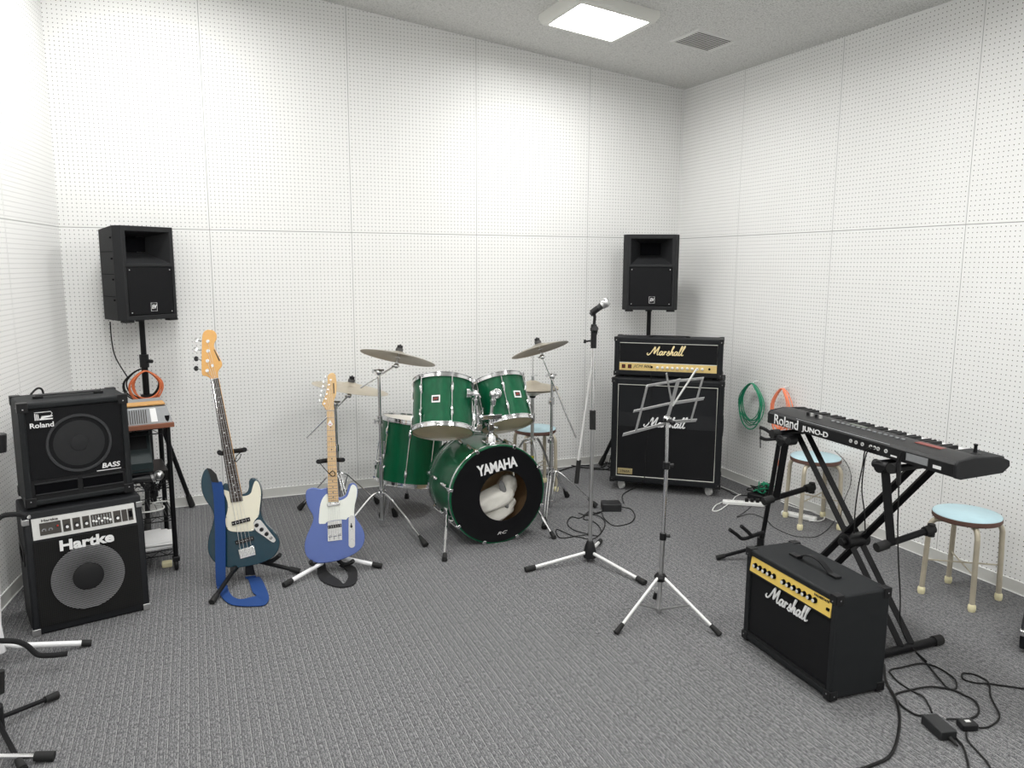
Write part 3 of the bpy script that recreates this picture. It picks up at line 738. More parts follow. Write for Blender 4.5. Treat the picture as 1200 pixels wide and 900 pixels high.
# ring with an off-centre hole
hc, hr = (.035, .012), .148
n = 72; o_ = []; i_ = []
for k in range(n):
    a = 2*PI*k/n; o_.append(mb.bm.verts.new(Mk @ Vector(((KR-.05)*math.cos(a), (KR-.05)*math.sin(a), -.0075)))); i_.append(mb.bm.verts.new(Mk @ Vector((hc[0]+hr*math.cos(a), (hc[1]*-1)*-1+hr*math.sin(a), -.0075))))
for k in range(n): mb._f((o_[k-1], o_[k], i_[k], i_[k-1]))
hd = obj('front_head', mb, kick, world=True, label='black front head with a round hole')
MK = fr(kc, -ax, (1, 0, 0))    # front plane, x to the right, y up
def kt(x, y, z=.010): return MK @ Vector((x, y, z))
mb = MB().m(HEADT); mb.lathe([(KR-.01, KL-.006), (0, KL-.006)], Mk, 48); obj('rear_head', mb, kick, world=True)
# which way is up in Mk's xy plane: fr gives y = z x x
upsign = 1 if (MK.to_3x3() @ Vector((0, 1, 0))).z > 0 else -1
text('brand_lettering', 'YAMAHA', Matrix.Translation(-ax*.012) @ fr(kc+Vector((-.005, 0, .165)), -ax, (math.cos(R(-4)), 0, math.sin(R(9)))), .084, WPRINT, kick, world=True, xs=.72, off=.0030, space=.95)
text('model_lettering', 'RC', Matrix.Translation(-ax*.012) @ fr(kc+Vector((.02, 0, -.232)), -ax, (1, 0, .08)), .022, SILV, kick, world=True, xs=2, shear=.4)
def claw(root, Mc, ang, R0, L0, z0, z1):
    pass
for a in (29, 70, 116, 169, 214, 253, 294, 341):
    a = R(a); d = Vector((math.cos(a), 0, math.sin(a)))
    p0 = kc + d*(KR+.016); 
    mb = MB().m(CHROME); mb.box(p0+ax*.004+d*.001, (.02, .034, .012), Matrix.Rotation(-a+PI/2, 3, 'Y')); mb.box(p0-ax*.014-d*.006, (.018, .006, .022), Matrix.Rotation(-a+PI/2, 3, 'Y'))
    cl = obj('claw_hook', mb, hf, world=True, bevel=.002)
    mb = MB().m(CHROME); mb.cyl(p0+ax*.0+d*.006, p0+ax*.11+d*.006, .0032, 8); obj('tension_rod', mb, cl, world=True)
    mb = MB().m(CHROME); q = kc+d*(KR+.004); mb.tube([q+ax*.085+d*.0, q+ax*.10+d*.010, q+ax*.135+d*.012, q+ax*.15+d*.0], [.008, .010, .010, .007], 10); obj('lug', mb, kick, world=True); mb = MB().m(CHROME)
    mb.tube([q+ax*(KL-.085-.065), q+ax*(KL-.135)+d*.012, q+ax*(KL-.10)+d*.010, q+ax*(KL-.085)], [.007, .010, .010, .008], 10); obj('lug', mb, kick, world=True)
    mb = MB().m(CHROME); mb.cyl(p0+ax*(KL-.11)+d*.006, p0+ax*(KL+.01)+d*.006, .0032, 8); mb.box(p0+ax*(KL+.006), (.02, .026, .012), Matrix.Rotation(-a+PI/2, 3, 'Y')); obj('rear_claw', mb, kick, world=True)
for (u, v, a) in ((521, 655, 200), (649, 629, -22)):
    e = G(u, v, .012); a = R(a); s = kc+ax*.09+Vector((math.cos(a), 0, math.sin(a)))*(KR+.012)
    mb = MB().m(CHROME); mb.box(s, (.03, .05, .05)); br = obj('spur_bracket', mb, kick, world=True, bevel=.006)
    mb = MB().m(CHROME); mb.tube([s+(s-e).normalized()*.05, e], .0075, 10); mb.tube([s.lerp(e, .45), s.lerp(e, .62)], .010, 10); sp = obj('spur', mb, br, world=True)
    mb = MB().m(RUB); mb.tube([e+(s-e).normalized()*.035, e], [.012, .014], 12); mb.lathe([(0, .0), (.014, 0), (.016, .008), (.012, .02)], Matrix.Translation((e.x, e.y, 0)), 14); obj('rubber_foot', mb, br, world=True)
# cloth bundle inside
pc = kc+Vector((.02, .13, -.10))
pil = thing('pillow', 'white and grey cloth bundle stuffed inside the bass drum', 'pillow', (pc.x, pc.y, pc.z-.1))
def lump(c, r, m_, seed, rot=0, name='cushion', amp=.18):
    mb = MB().m(m_); bmesh.ops.create_icosphere(mb.bm, subdivisions=4, radius=1)
    Rm = Matrix.Rotation(rot, 3, 'Y')
    for v in mb.bm.verts:
        p = v.co.copy(); q = p*1.6+Vector((seed, seed*2, 0)); k = 1+amp*noise.noise(q)+amp*.35*abs(noise.noise(q*2.6))
        p = Vector((math.copysign(abs(p.x)**.8, p.x)*r[0], p.y*r[1], math.copysign(abs(p.z)**.8, p.z)*r[2]))*k
        v.co = Rm @ p + Vector(c)
    return obj(name, mb, pil, world=True, sharp=80)
lump(kc+Vector((.015, .12, -.065)), (.135, .075, .065), CLOTH, 3, R(-20))
lump(kc+Vector((.06, .14, -.145)), (.12, .07, .055), CLOTH, 8, R(-28))
lump(kc+Vector((.115, .15, -.005)), (.055, .06, .075), CLOTH, 12, R(20))
lump(kc+Vector((-.05, .15, -.13)), (.09, .06, .06), CLOTH, 17, R(25))
lump(kc+Vector((.07, .075, -.03)), (.020, .015, .085), CLOTHG, 5, R(-14), 'grey_stripe', .2)
# tom holder on the shell
tb = kc+ax*.10+Vector((0, 0, KR))
mb = MB().m(CHROME); mb.box(tb+Vector((0, 0, .004)), (.085, .085, .016)); mb.lathe([(.034, 0), (.030, .03), (.020, .045), (.016, .05)], Matrix.Translation(tb+Vector((0, 0, .01))), 20)
hb = obj('holder_base', mb, kick, world=True, bevel=.004)
pj = B(567, 484, tb)
mb = MB().m(CHROME); mb.cyl(tb, Vector((tb.x, tb.y, pj.z)), .0125, 14); mb.box((tb.x, tb.y, pj.z-.02), (.12, .05, .028)); mb.cyl((tb.x-.07, tb.y, pj.z-.02), (tb.x+.07, tb.y, pj.z-.02), .011, 10)
obj('holder_post', mb, kick, world=True, bevel=.003)
def tom(label, cpx, r, L, up, yy, badge_ang, nl=6, grp='mounted tom drums', name='tom_drum', badge_up=.0, legs=None, bshow=True):
    c = Yp(cpx[0], cpx[1], yy) if not isinstance(cpx, Vector) else cpx
    up = up.normalized(); M = fr(c, up, -(Fh) - Rh*0)      # local x towards the camera
    t = thing(name, label, 'drum', (c.x, c.y, c.z-L/2), 0, grp)
    h = L/2
    obj('shell', MB().m(GREEN).lathe([(r-.006, -h), (r, -h), (r, h), (r-.006, h), (r-.006, -h)], M, 48), t, world=True)
    for sgn, nm in ((1, 'top_hoop'), (-1, 'bottom_hoop')):
        z = sgn*h
        obj(nm, MB().m(CHROME).lathe([(r+.002, z-sgn*.012), (r+.012, z-sgn*.012), (r+.012, z-sgn*.009), (r+.007, z-sgn*.006), (r+.007, z+sgn*.010), (r+.012, z+sgn*.012), (r+.012, z+sgn*.015), (r+.004, z+sgn*.015), (r+.002, z-sgn*.012)], M, 48), t, world=True)
        obj('top_head' if sgn > 0 else 'bottom_head', MB().m(HEADW if sgn > 0 else HEADT).lathe([(r+.004, z-sgn*.006), (r-.001, z+sgn*.003), (r-.02, z+sgn*.002), (0, z+sgn*.002)], M, 48), t, world=True)
    for k in range(nl):
        a = 2*PI*(k+.5)/nl+R(badge_ang); d = Vector((math.cos(a), math.sin(a), 0))
        mb = MB().m(CHROME); q = lambda rr, z: M @ (d*rr+Vector((0, 0, z)))
        zl = min(.055, h*.45)
        mb.cyl(q(r+.010, -h-.012), q(r+.010, h+.012), .0028, 8)
        for s2 in (-1, 1): mb.tube([q(r+.002, s2*(h-zl-.045)), q(r+.011, s2*(h-zl-.03)), q(r+.013, s2*(h-zl-.005)), q(r+.009, s2*(h-zl+.008))], [.006, .0085, .009, .006], 8); mb.box(q(r+.012, s2*(h+.006)), (.014, .014, .014), M.to_3x3() @ Matrix.Rotation(a, 3, 'Z'))
        obj('tension_lug', mb, t, world=True)
    if bshow:
        a = R(badge_ang); Mb = M @ Matrix.Rotation(a, 4, 'Z') @ Matrix.Translation((r+.001, 0, badge_up)) @ Matrix(((0, 0, 1, 0), (1, 0, 0, 0), (0, 1, 0, 0), (0, 0, 0, 1)))
        mb = MB().m(WPRINT); mb.prism([(-.024, -.021), (.024, -.021), (.024, .021), (-.024, .021)], -.004, .002, Mb); bd = obj('badge', mb, t, world=True, label='small square badge')
        mb = MB().m(DPRINT); mb.prism([(-.018, -.013), (.018, -.013), (.018, .013), (-.018, .013)], .002, .0025, Mb); mb.m(RED); mb.tube([Mb @ Vector((x_, y_, .003)) for x_, y_ in ((-.012, -.006), (-.004, .006), (.002, -.004), (.012, .006))], .0016, 5); obj('badge_emblem', mb, bd, world=True)
    return t, c, M
ty = tb.y
t1, c1, M1 = tom('left of the two mounted green toms, level with its badge facing front', (519, 477), .171, .288, Zv+.50*Fh-.02*Rh, ty+.15, -8)
t2, c2, M2 = tom('right mounted green tom, smaller and tilted, above the bass drum', (589, 472), .153, .266, Zv+.48*Fh-.24*Rh, ty+.16, 42)
for (u0, u1), sx, (eu, ev), ey in (((560, 557), -1, (547, 461), .03), ((574, 578), 1, (583, 461), .045)):
    s_ = B(u0, 500, tb); top = B(u1, 462, tb); e = Yp(eu, ev, tb.y+ey)
    mb = MB().m(CHROME); mb.tube([s_, s_.lerp(top, .3), top], .0105, 12); ar = obj('holder_arm', mb, kick, world=True)
    mb = MB().m(CHROME); bmesh.ops.create_uvsphere(mb.bm, u_segments=18, v_segments=12, radius=.024, matrix=Matrix.Translation(top)); mb.tube([top-Vector((0, 0, .03)), top-Vector((0, 0, .065))], [.019, .014], 12); mb.tube([top, e], .013, 12)
    dd = (e-top).normalized(); mb.tube([e-dd*.012, e+dd*.010], .030, 16); mb.tube([top+Vector((0, -.015, .004)), top+Vector((sx*.01, -.05, .006))], [.006, .013], 8); mb.box(top+Vector((sx*.010, -.055, .006)), (.034, .008, .012)); obj('ball_clamp', mb, ar, world=True, bevel=.002)
    mb = MB().m(CHROME); mb.box(s_+Vector((0, -.012, .0)), (.034, .034, .040)); mb.tube([s_+Vector((sx*.012, -.02, 0)), s_+Vector((sx*.035, -.045, 0))], [.005, .009], 8); obj('arm_clamp', mb, ar, world=True, bevel=.005)
# floor tom
fc = Yp(481, 527, -.62)
UPF = Zv+.10*Fh+.12*Rh
t3, c3, M3 = tom('tall green floor tom standing on legs behind the left cymbal stand', fc, .200, .395, UPF, 0, 70, 8, None, 'floor_tom', bshow=False)
for k, a in enumerate((15, 135, 255)):
    a = R(a-60); d = Vector((math.cos(a), math.sin(a), 0)); p = M3 @ (d*.216+Vector((0, 0, .03)))
    b0 = M3 @ (d*.206+Vector((0, 0, -.06)))
    mb = MB().m(CHROME); mb.box(b0, (.026, .026, .07), M3.to_3x3() @ Matrix.Rotation(a, 3, 'Z')); br = obj('leg_bracket', mb, t3, world=True, bevel=.003)
    dn = Vector((p.x, p.y, .07)); dr = Vector((p.x-c3.x, p.y-c3.y, 0)).normalized(); ft = Vector((p.x, p.y, 0))+dr*.035
    mb = MB().m(CHROME); mb.tube([p+Vector((0, 0, .03)), dn+Vector((0, 0, .02)), dn+dr*.01+Vector((0, 0, -.01)), ft+Vector((0, 0, .028))], .0055, 10); lg = obj('leg', mb, t3, world=True)
    mb = MB().m(RUB); mb.lathe([(0, 0), (.017, 0), (.017, .012), (.010, .038), (0, .038)], Matrix.Translation(ft), 14); obj('rubber_foot', mb, lg, world=True)

# ---- cymbals and stands
def cymbal(name, label, c, up, r, m_, group=None, topnut=True, bell=.024):
    t = thing(name, label, 'cymbal', tuple(c), 0, group); M = fr(c, up)
    prof = [(.006, bell), (.02, bell), (.04, bell*.75), (.058, bell*.35), (.066, bell*.22), (r*.5, .004), (r*.85, -.010), (r, -.018), (r, -.0195), (r*.85, -.0115), (r*.5, .0022), (.066, bell*.22-.002), (.04, bell*.75-.0015), (.02, bell-.0015), (.006, bell-.0015), (.006, bell)]
    obj('disc', MB().m(m_).lathe(prof, M, 64), t, world=True, sharp=60)
    if topnut:
        obj('felt', MB().m(mat('grey_felt', (.09, .09, .09), .95)).lathe([(0, bell), (.022, bell), (.022, bell+.018), (0, bell+.018)], M, 20), t, world=True)
        obj('wing_nut', MB().m(PLAST).lathe([(0, bell+.018), (.017, bell+.018), (.017, bell+.036), (.005, bell+.036), (.005, bell+.043), (0, bell+.043)], M, 12), t, world=True)
    return t
def cym_stand(label, base, zhub, zcol, feet, ztop, cl, cym, up, tail, joints, group='chrome cymbal stands', double=False, hub_col=CHROME, flatfeet=False):
    bx_, by_ = base
    t = thing('cymbal_stand', label, 'cymbal stand', (bx_, by_, 0), 0, group)
    mb = MB().m(STEEL); mb.cyl((bx_, by_, zcol-.02), (bx_, by_, joints[0]+.01), .0125, 14); obj('lower_tube', mb, t, world=True)
    mb = MB().m(CHROME); mb.cyl((bx_, by_, joints[0]-.02), (bx_, by_, cl.z), .0098, 14); obj('upper_tube', mb, t, world=True)
    for z in joints:
        mb = MB().m(CHROME); mb.cyl((bx_, by_, z-.022), (bx_, by_, z+.022), .0165, 14); mb.cyl((bx_-.01, by_-.01, z), (bx_-.035, by_-.03, z), .006, 8); mb.box((bx_-.038, by_-.032, z), (.008, .014, .028)); obj('height_joint', mb, t, world=True)
    mb = MB().m(CHROME); mb.cyl((bx_, by_, zhub-.02), (bx_, by_, zhub+.03), .018, 14); obj('leg_collar', mb, t, world=True)
    mb = MB().m(CHROME); mb.cyl((bx_, by_, zcol-.018), (bx_, by_, zcol+.012), .017, 14); obj('brace_collar', mb, t, world=True)
    for e in feet:
        e = Vector(e); d = Vector((e.x-bx_, e.y-by_, 0)); Ld = d.length; d.normalize(); h0 = Vector((bx_, by_, zhub))+d*.016
        p = [h0, h0+d*.03+Vector((0, 0, .004)), h0.lerp(Vector((e.x, e.y, .02)), .35)+Vector((0, 0, .03)), Vector((e.x, e.y, .02))]
        path = spline(p, 6); sd = d.cross(Zv)*.008
        mb = MB().m(CHROME)
        if double: mb.tube([q+sd for q in path], .0042, 8); mb.tube([q-sd for q in path], .0042, 8)
        else: mb.tube(path, .0060, 8)
        lg = obj('leg', mb, t, world=True)
        dr = (path[-1]-path[-4]).normalized(); mb = MB().m(RUB); mb.tube([path[-1]-dr*.065, path[-1]-dr*.015, path[-1]+dr*.012], [.008, .017, .019], 12); obj('rubber_foot', mb, lg, world=True)
        mid = path[len(path)//2]; mb = MB().m(CHROME); mb.tube([mid, Vector((bx_, by_, zcol))+d*.016], .0042, 8); obj('brace', mb, t, world=True)
    M = fr(cl, cym-cl)
    mb = MB().m(CHROME); bmesh.ops.create_uvsphere(mb.bm, u_segments=16, v_segments=10, radius=.020, matrix=Matrix.Translation(cl)); mb.cyl(cl+Vector((-.03, 0, .01)), cl+Vector((.03, 0, .01)), .007, 8); mb.box(cl+Vector((-.036, 0, .008)), (.012, .006, .024)); obj('boom_clamp', mb, t, world=True)
    if tail is not None:
        mb = MB().m(CHROME); mb.tube([tail, cym-Vector(up).normalized()*.06], .0052, 10); obj('boom_arm', mb, t, world=True)
    u_ = Vector(up).normalized(); mb = MB().m(CHROME); q = cym-u_*.065
    bmesh.ops.create_uvsphere(mb.bm, u_segments=14, v_segments=8, radius=.017, matrix=Matrix.Translation(q)); mb.cyl(q, cym-u_*.012, .0085, 10); mb.cyl(cym-u_*.014, cym-u_*.006, .016, 14); mb.cyl(q+Vector((-.028, 0, -.004)), q+Vector((.01, 0, 0)), .006, 8); mb.m(STEEL); mb.cyl(cym-u_*.01, cym+u_*.068, .0035, 8); obj('tilter', mb, t, world=True)
    return t
# A: left front stand
ab = G(448, 617); ab = (ab.x, ab.y)
zA = lambda u, v: B(u, v, ab).z
cA = B(466, 417, ab)+Fh*.03; clA = Vector((ab[0], ab[1], zA(449, 436)))
upA = Zv+.06*Fh+.14*Rh
upA = Zv+.18*Rh+.28*Fh
cym_stand('chrome cymbal stand in front of the green floor tom', ab, zA(447, 578), .035, [tuple(G(498, 641)), tuple(G(402, 626)), tuple(G(463, 606))], 1, clA, cA, upA, Vector((ab[0], ab[1], 0))*0+B(423, 454, ab)-Fh*.02, [zA(447, 540), zA(448, 492)])
cymbal('crash_cymbal', 'highest bronze cymbal left of the drums, tilted, seen from below', cA, upA, .228, BRONZE, 'bronze cymbals')
# B: behind the lavender guitar
fb = [G(352, 598), G(442, 591)]; bb = G(398, 596); bb = (bb.x, bb.y-.03)
cB = B(411, 452, bb); clB = B(393, 473, bb)
upB = Zv+.17*Rh+.06*Fh
fb3 = Vector((bb[0]+.02, bb[1]-.30, 0))
cym_stand('chrome cymbal stand mostly hidden behind the lavender blue guitar', (clB.x, bb[1]), .24, .06, [tuple(fb[0]), tuple(fb[1]), tuple(fb3)], 1, Vector((clB.x, bb[1], clB.z)), cB, upB, B(359, 513, bb), [.42, .70], double=True)
cymbal('ride_cymbal', 'large bronze cymbal behind the headstock of the lavender guitar', cB, upB, .245, BRONZE2, 'bronze cymbals')
# C: right stand
cb_ = G(645, 594); cb_ = (cb_.x, cb_.y); zC = lambda u, v: B(u, v, cb_).z
cC = B(632, 407, cb_); clC = Vector((cb_[0], cb_[1], zC(647, 441)))
upC = Zv-.30*Rh+.25*Fh
cym_stand('chrome boom cymbal stand right of the bass drum', cb_, zC(647, 553), zC(645, 588)+.0, [tuple(G(664, 583)), tuple(G(697, 595)), tuple(G(638, 620))], 1, clC, cC, upC, B(675, 513, cb_), [zC(647, 515), zC(647, 470)], double=True)
cymbal('crash_cymbal', 'tilted bronze cymbal above the right green tom', cC, upC, .192, BRONZE, 'bronze cymbals')
# hi-hat
hy = -.66; hb_ = Yp(624, 470, hy); hb_ = (hb_.x, hb_.y)
zH = lambda u, v: B(u, v, hb_).z
hh = thing('hi_hat_stand', 'chrome hi-hat stand behind the bass drum with a tall thin rod', 'cymbal stand', (hb_[0], hb_[1], 0))
mb = MB().m(STEEL); mb.cyl((*hb_, .06), (*hb_, zH(624, 462)), .0115, 14); obj('tube', mb, hh, world=True)
mb = MB().m(PLAST); mb.lathe([(0, 0), (.02, 0), (.026, .03), (.026, .034), (0, .034)], Matrix.Translation((*hb_, zH(624, 466))), 18); obj('hat_seat', mb, hh, world=True)
mb = MB().m(CHROME); mb.cyl((*hb_, zH(624, 470)), (*hb_, zH(626, 412)), .0032, 8); obj('rod', mb, hh, world=True)
mb = MB().m(CHROME); mb.cyl((*hb_, zH(624, 453)), (*hb_, zH(624, 441)), .009, 10); mb.box((hb_[0]+.012, hb_[1], zH(624, 440)), (.045, .008, .006)); obj('clutch', mb, hh, world=True)
mb = MB().m(CHROME); mb.cyl((*hb_, zH(623, 494)), (*hb_, zH(623, 484)), .017, 12); obj('height_joint', mb, hh, world=True)
mb = MB().m(PLAST); mb.cyl((*hb_, zH(623, 552)), (*hb_, zH(623, 538)), .014, 12); mb.m(mat('yellow_band', (.5, .42, .02), .5)); mb.cyl((*hb_, zH(623, 537)), (*hb_, zH(623, 534)), .0145, 12); obj('grip', mb, hh, world=True)
mb = MB().m(CHROME); mb.cyl((*hb_, zH(622, 520)), (*hb_, zH(622, 514)), .019, 12); mb.cyl((*hb_, zH(622, 517)), (hb_[0]-.06, hb_[1]-.02, zH(622, 517)), .005, 8); obj('leg_collar', mb, hh, world=True)
for a in (20, 140, 260):
    d = Vector((math.cos(R(a)), math.sin(R(a)), 0)); p = Vector((*hb_, zH(622, 517))); e = Vector((*hb_, 0))+d*.24
    path = spline([p+d*.016, p+d*.06, p.lerp(e, .5)+d*.03+Vector((0, 0, .04)), Vector((e.x, e.y, .02))], 6)
    mb = MB().m(STEEL); mb.tube(path, .008, 8); lg = obj('leg', mb, hh, world=True); mb = MB().m(RUB); mb.tube([path[-3], path[-1]], [.010, .016], 10); obj('rubber_foot', mb, lg, world=True)
hz_ = zH(624, 455)
for k, (dz, up) in enumerate(((-.002, -Zv), (.006, Zv))):
    c = Vector((*hb_, hz_+dz-.014*0)) + (Vector((0, 0, -.020)) if k == 0 else Vector((0, 0, .018)))
    cymbal('hi_hat_cymbal', ('lower' if k == 0 else 'upper')+' cymbal of the closed hi-hat pair right of the toms', c, up, .178, BRONZE2, 'hi-hat cymbals', False, .03)

# ================================================================== STOOLS
def stool(label, c, zs, rot, r=.149):
    t = thing('stool', label, 'stool', (c[0], c[1], 0), rot, 'round blue-topped stools')
    obj('seat', MB().m(SEATB).lathe([(0, zs-.004), (r-.004, zs-.004), (r, zs-.008), (r, zs-.014), (0, zs-.014)][::-1], Matrix(), 48), t, sharp=50)
    obj('seat_edge', MB().m(SEATE).lathe([(r-.03, zs-.034), (r-.004, zs-.034), (r+.0015, zs-.028), (r+.0015, zs-.0095), (r-.01, zs-.0095)], Matrix(), 48), t)
    for k in range(4):
        a = PI/4+k*PI/2; d = Vector((math.cos(a), math.sin(a), 0))
        pts = [d*.04+Vector((0, 0, zs-.046)), d*(r-.035)+Vector((0, 0, zs-.044)), d*(r-.006)+Vector((0, 0, zs-.052)), d*(r+.010)+Vector((0, 0, zs-.080)), d*(r+.013)+Vector((0, 0, zs-.13)), d*(.172)+Vector((0, 0, .0))]
        P = spline(pts, 5)
        mb = MB().m(TUBEB); mb.tube(P, .0125, 12); lg = obj('leg', mb, t)
        mb = MB().m(TIPY); e = P[-1]; mb.lathe([(0, 0), (.015, 0), (.018, .012), (.017, .03), (.0125, .036)], Matrix.Translation((e.x, e.y, 0)), 16); obj('rubber_tip', mb, lg)
    mb = MB().m(TUBEB); mb.tube([Vector((.170*math.cos(PI/4+k*PI/2), .170*math.sin(PI/4+k*PI/2), .17)) for k in (0, 2)], .004, 6); mb.tube([Vector((.170*math.cos(PI/4+k*PI/2), .170*math.sin(PI/4+k*PI/2), .176)) for k in (1, 3)], .004, 6); obj('cross_brace', mb, t)
    return t
stool('pale blue round stool at the far right, clear of the keyboard', (-.300, -2.940), .430, R(10))
sc_ = Yp(958, 532, -1.80); stool('pale blue round stool behind the keyboard under its left end', (-.172, -1.812), .436, R(-21))
st3 = Yp(627, 500, -.46); stool('pale blue round stool behind the drums by the back wall', (st3.x, -.46), .45, R(-5))

# ================================================================== GUITARS
class Plane:
    """a guitar's face: a tilted plane standing in the room"""
    def __init__(s, p, yaw, lean):
        s.n = Vector((math.sin(yaw)*math.cos(lean), -math.cos(yaw)*math.cos(lean), math.sin(lean)))
        s.x = Vector((math.cos(yaw), math.sin(yaw), 0)); s.y = s.n.cross(s.x); s.o = Vector(p)
        s.M = Matrix(((s.x.x, s.y.x, s.n.x, s.o.x), (s.x.y, s.y.y, s.n.y, s.o.y), (s.x.z, s.y.z, s.n.z, s.o.z), (0, 0, 0, 1)))
    def uv(s, u, v, h=0.):
        q = V(u, v, s.o+s.n*h, s.n)-s.o; return (q.dot(s.x), q.dot(s.y))
    def P(s, u, v, h=0.): return V(u, v, s.o+s.n*h, s.n)
def neck_parts(t, pl, nut, heel, h, fb, fretm, nfr, scale_px, strings, sr, dots=None, neckm=None, thick=.02):
    """nut/heel: (left,right) pixels; fingerboard with frets and strings down to the bridge"""
    a, b = [Vector((*pl.uv(*p, h), 0)) for p in nut]; c, d = [Vector((*pl.uv(*p, h), 0)) for p in heel]
    mb = MB().m(fb); mb.prism([(p.x, p.y) for p in (a, b, d, c)], h-.006, h, pl.M); f = obj('fingerboard', mb, t, world=True, bevel=.0012)
    mb = MB().m(neckm or fb); s = .003; mb.prism([(p.x, p.y) for p in (a, b, d, c)], h-.006-thick, h-.006, pl.M); obj('neck', mb, t, world=True, bevel=.004)
    up = ((a+b)/2-(c+d)/2); Ls = up.length; br = Vector((*pl.uv(*scale_px, h), 0)); S = (br-(a+b)/2).length
    mb = MB().m(fretm); pos = []
    for k in range(0, nfr+1):
        x = S*(1-2**(-k/12)); 
        if x > Ls-.002: break
        pos.append(x); q = x/Ls; l, r_ = a.lerp(c, q), b.lerp(d, q)
        mb.tube([pl.M @ Vector((l.x, l.y, h+.0005)), pl.M @ Vector((r_.x, r_.y, h+.0005))], .0013 if k else .0022, 6)
    obj('frets', mb, f, world=True)
    mb = MB().m(DPRINT if fb is not ROSE else WPL)
    for k in (3, 5, 7, 9, 12, 15, 17, 19, 21):
        if k < len(pos):
            q = (pos[k]+pos[k-1])/2/Ls; m_ = a.lerp(c, q).lerp(b.lerp(d, q), .5); mb.lathe([(.0032, h+.0004), (0, h+.0006)], pl.M @ Matrix.Translation((m_.x, m_.y, 0)), 10)
    obj('fret_markers', mb, f, world=True)
    return a, b, c, d, br
def closed(px, pl, h, n=4): return [(p.x, p.y) for p in spline([Vector((*pl.uv(u, v, h), 0)) for u, v in px], n, True)]

# --- teal bass guitar
bp = G(283, 660, .21)
pb = Plane((-3.542, -1.458, .10), R(-11), R(12))
bt = thing('bass_guitar', 'dark teal electric bass guitar with cream pickguard on a black stand', 'bass guitar', (-3.54, -1.458, .09), 0)
px6 = lambda x, y: (230+x/5, 540+y/5)
body = [px6(*q) for q in ((58, 47), (40, 70), (28, 118), (33, 180), (55, 232), (85, 275), (100, 315), (100, 350), (88, 395), (72, 450), (66, 505), (76, 552), (105, 592), (150, 618), (230, 628), (300, 618), (370, 602), (430, 577), (470, 542), (487, 492), (480, 452), (450, 410), (410, 370), (386, 330), (376, 280), (382, 225), (384, 175), (367, 128), (342, 103), (320, 103), (308, 122), (308, 155), (297, 182), (275, 194), (240, 198), (205, 192), (195, 165), (187, 138), (166, 132), (150, 150), (135, 140), (120, 112), (98, 75), (78, 50))]
mb = MB().m(TEAL); mb.prism(closed(body, pb, 0, 4), -.042, 0, pb.M); obj('body', mb, bt, world=True, bevel=.009, seg=4, sharp=60)
pg = [px6(*q) for q in ((155, 172), (185, 176), (205, 190), (245, 200), (275, 207), (305, 200), (322, 185), (330, 155), (345, 118), (364, 128), (378, 172), (378, 222), (371, 280), (365, 322), (346, 345), (336, 368), (340, 396), (330, 410), (290, 413), (250, 416), (200, 411), (178, 388), (172, 342), (184, 290), (185, 250), (175, 215))]
mb = MB().m(CREAM); mb.prism(closed(pg, pb, 0, 3), .0002, .003, pb.M); pgo = obj('pickguard', mb, bt, world=True)
mb = MB().m(CHROME)
for q in ((160, 178), (366, 133), (376, 205), (363, 320), (345, 250+95), (330, 405), (250, 411), (183, 390), (176, 330), (190, 270)): mb.lathe([(.0025, .003), (0, .004)], pb.M @ Matrix.Translation((*pb.uv(*px6(*q)), 0)), 8)
obj('pickguard_screws', mb, pgo, world=True)
cpx = [px6(*q) for q in ((337, 372), (348, 352), (372, 345), (395, 368), (425, 408), (462, 455), (462, 472), (445, 476), (395, 440), (350, 408))]
mb = MB().m(CHROME); mb.prism(closed(cpx, pb, 0, 3), .0004, .0035, pb.M); cpo = obj('control_plate', mb, bt, world=True, label='chrome control plate')
for q in ((355, 377), (384, 402), (413, 428)):
    mb = MB().m(PLAST); mb.lathe([(0, .018), (.0095, .018), (.0105, .0035)], pb.M @ Matrix.Translation((*pb.uv(*px6(*q)), 0)), 16); obj('knob', mb, cpo, world=True)
mb = MB().m(DARK); mb.lathe([(.004, .006), (.007, .006), (.007, .0035)], pb.M @ Matrix.Translation((*pb.uv(*px6(438, 452)), 0)), 12); obj('jack_socket', mb, cpo, world=True)
def pbar(t, pl, c, L, w, ang, h0, h1, m_, name, poles=0, pm=None, bev=.002):
    x, y = pl.uv(*c); Mx = pl.M @ Matrix.Translation((x, y, 0)) @ Matrix.Rotation(R(ang), 4, 'Z')
    mb = MB().m(m_); mb.prism([(-L/2, -w/2), (L/2, -w/2), (L/2, w/2), (-L/2, w/2)], h0, h1, Mx); o = obj(name, mb, t, world=True, bevel=bev)
    if poles:
        mb = MB().m(pm or CHROME)
        for k in range(poles):
            xx = -L*.42+k*L*.84/(poles-1); mb.lathe([(.0024, h1), (.0022, h1+.0012), (0, h1+.0014)], Mx @ Matrix.Translation((xx, 0, 0)), 8)
        obj('pole_pieces', mb, o, world=True)
    return Mx, o
pbar(bt, pb, px6(263, 354), .090, .020, 12, .002, .011, PLAST, 'pickup', 8)
pbar(bt, pb, px6(284, 466), .090, .020, 12, .0, .009, PLAST, 'pickup', 8)
Mx, bo = pbar(bt, pb, px6(298, 536), .078, .048, 12, .0, .004, CHROME, 'bridge')
for k in range(4):
    mb = MB().m(CHROME); mb.prism([(-.006, -.014), (.006, -.014), (.006, .016), (-.006, .016)], .004, .012, Mx @ Matrix.Translation((-.028+k*.0187, 0, 0))); obj('saddle', mb, bo, world=True, bevel=.001)
nut, heel = ((247.0, 444.6), (255.6, 443)), ((270.6, 589), (284.6, 587))
a, b, c, d, br = neck_parts(bt, pb, nut, heel, .010, ROSE, CHROME, 20, px6(298, 534), 4, .001, neckm=AMBER, thick=.022)
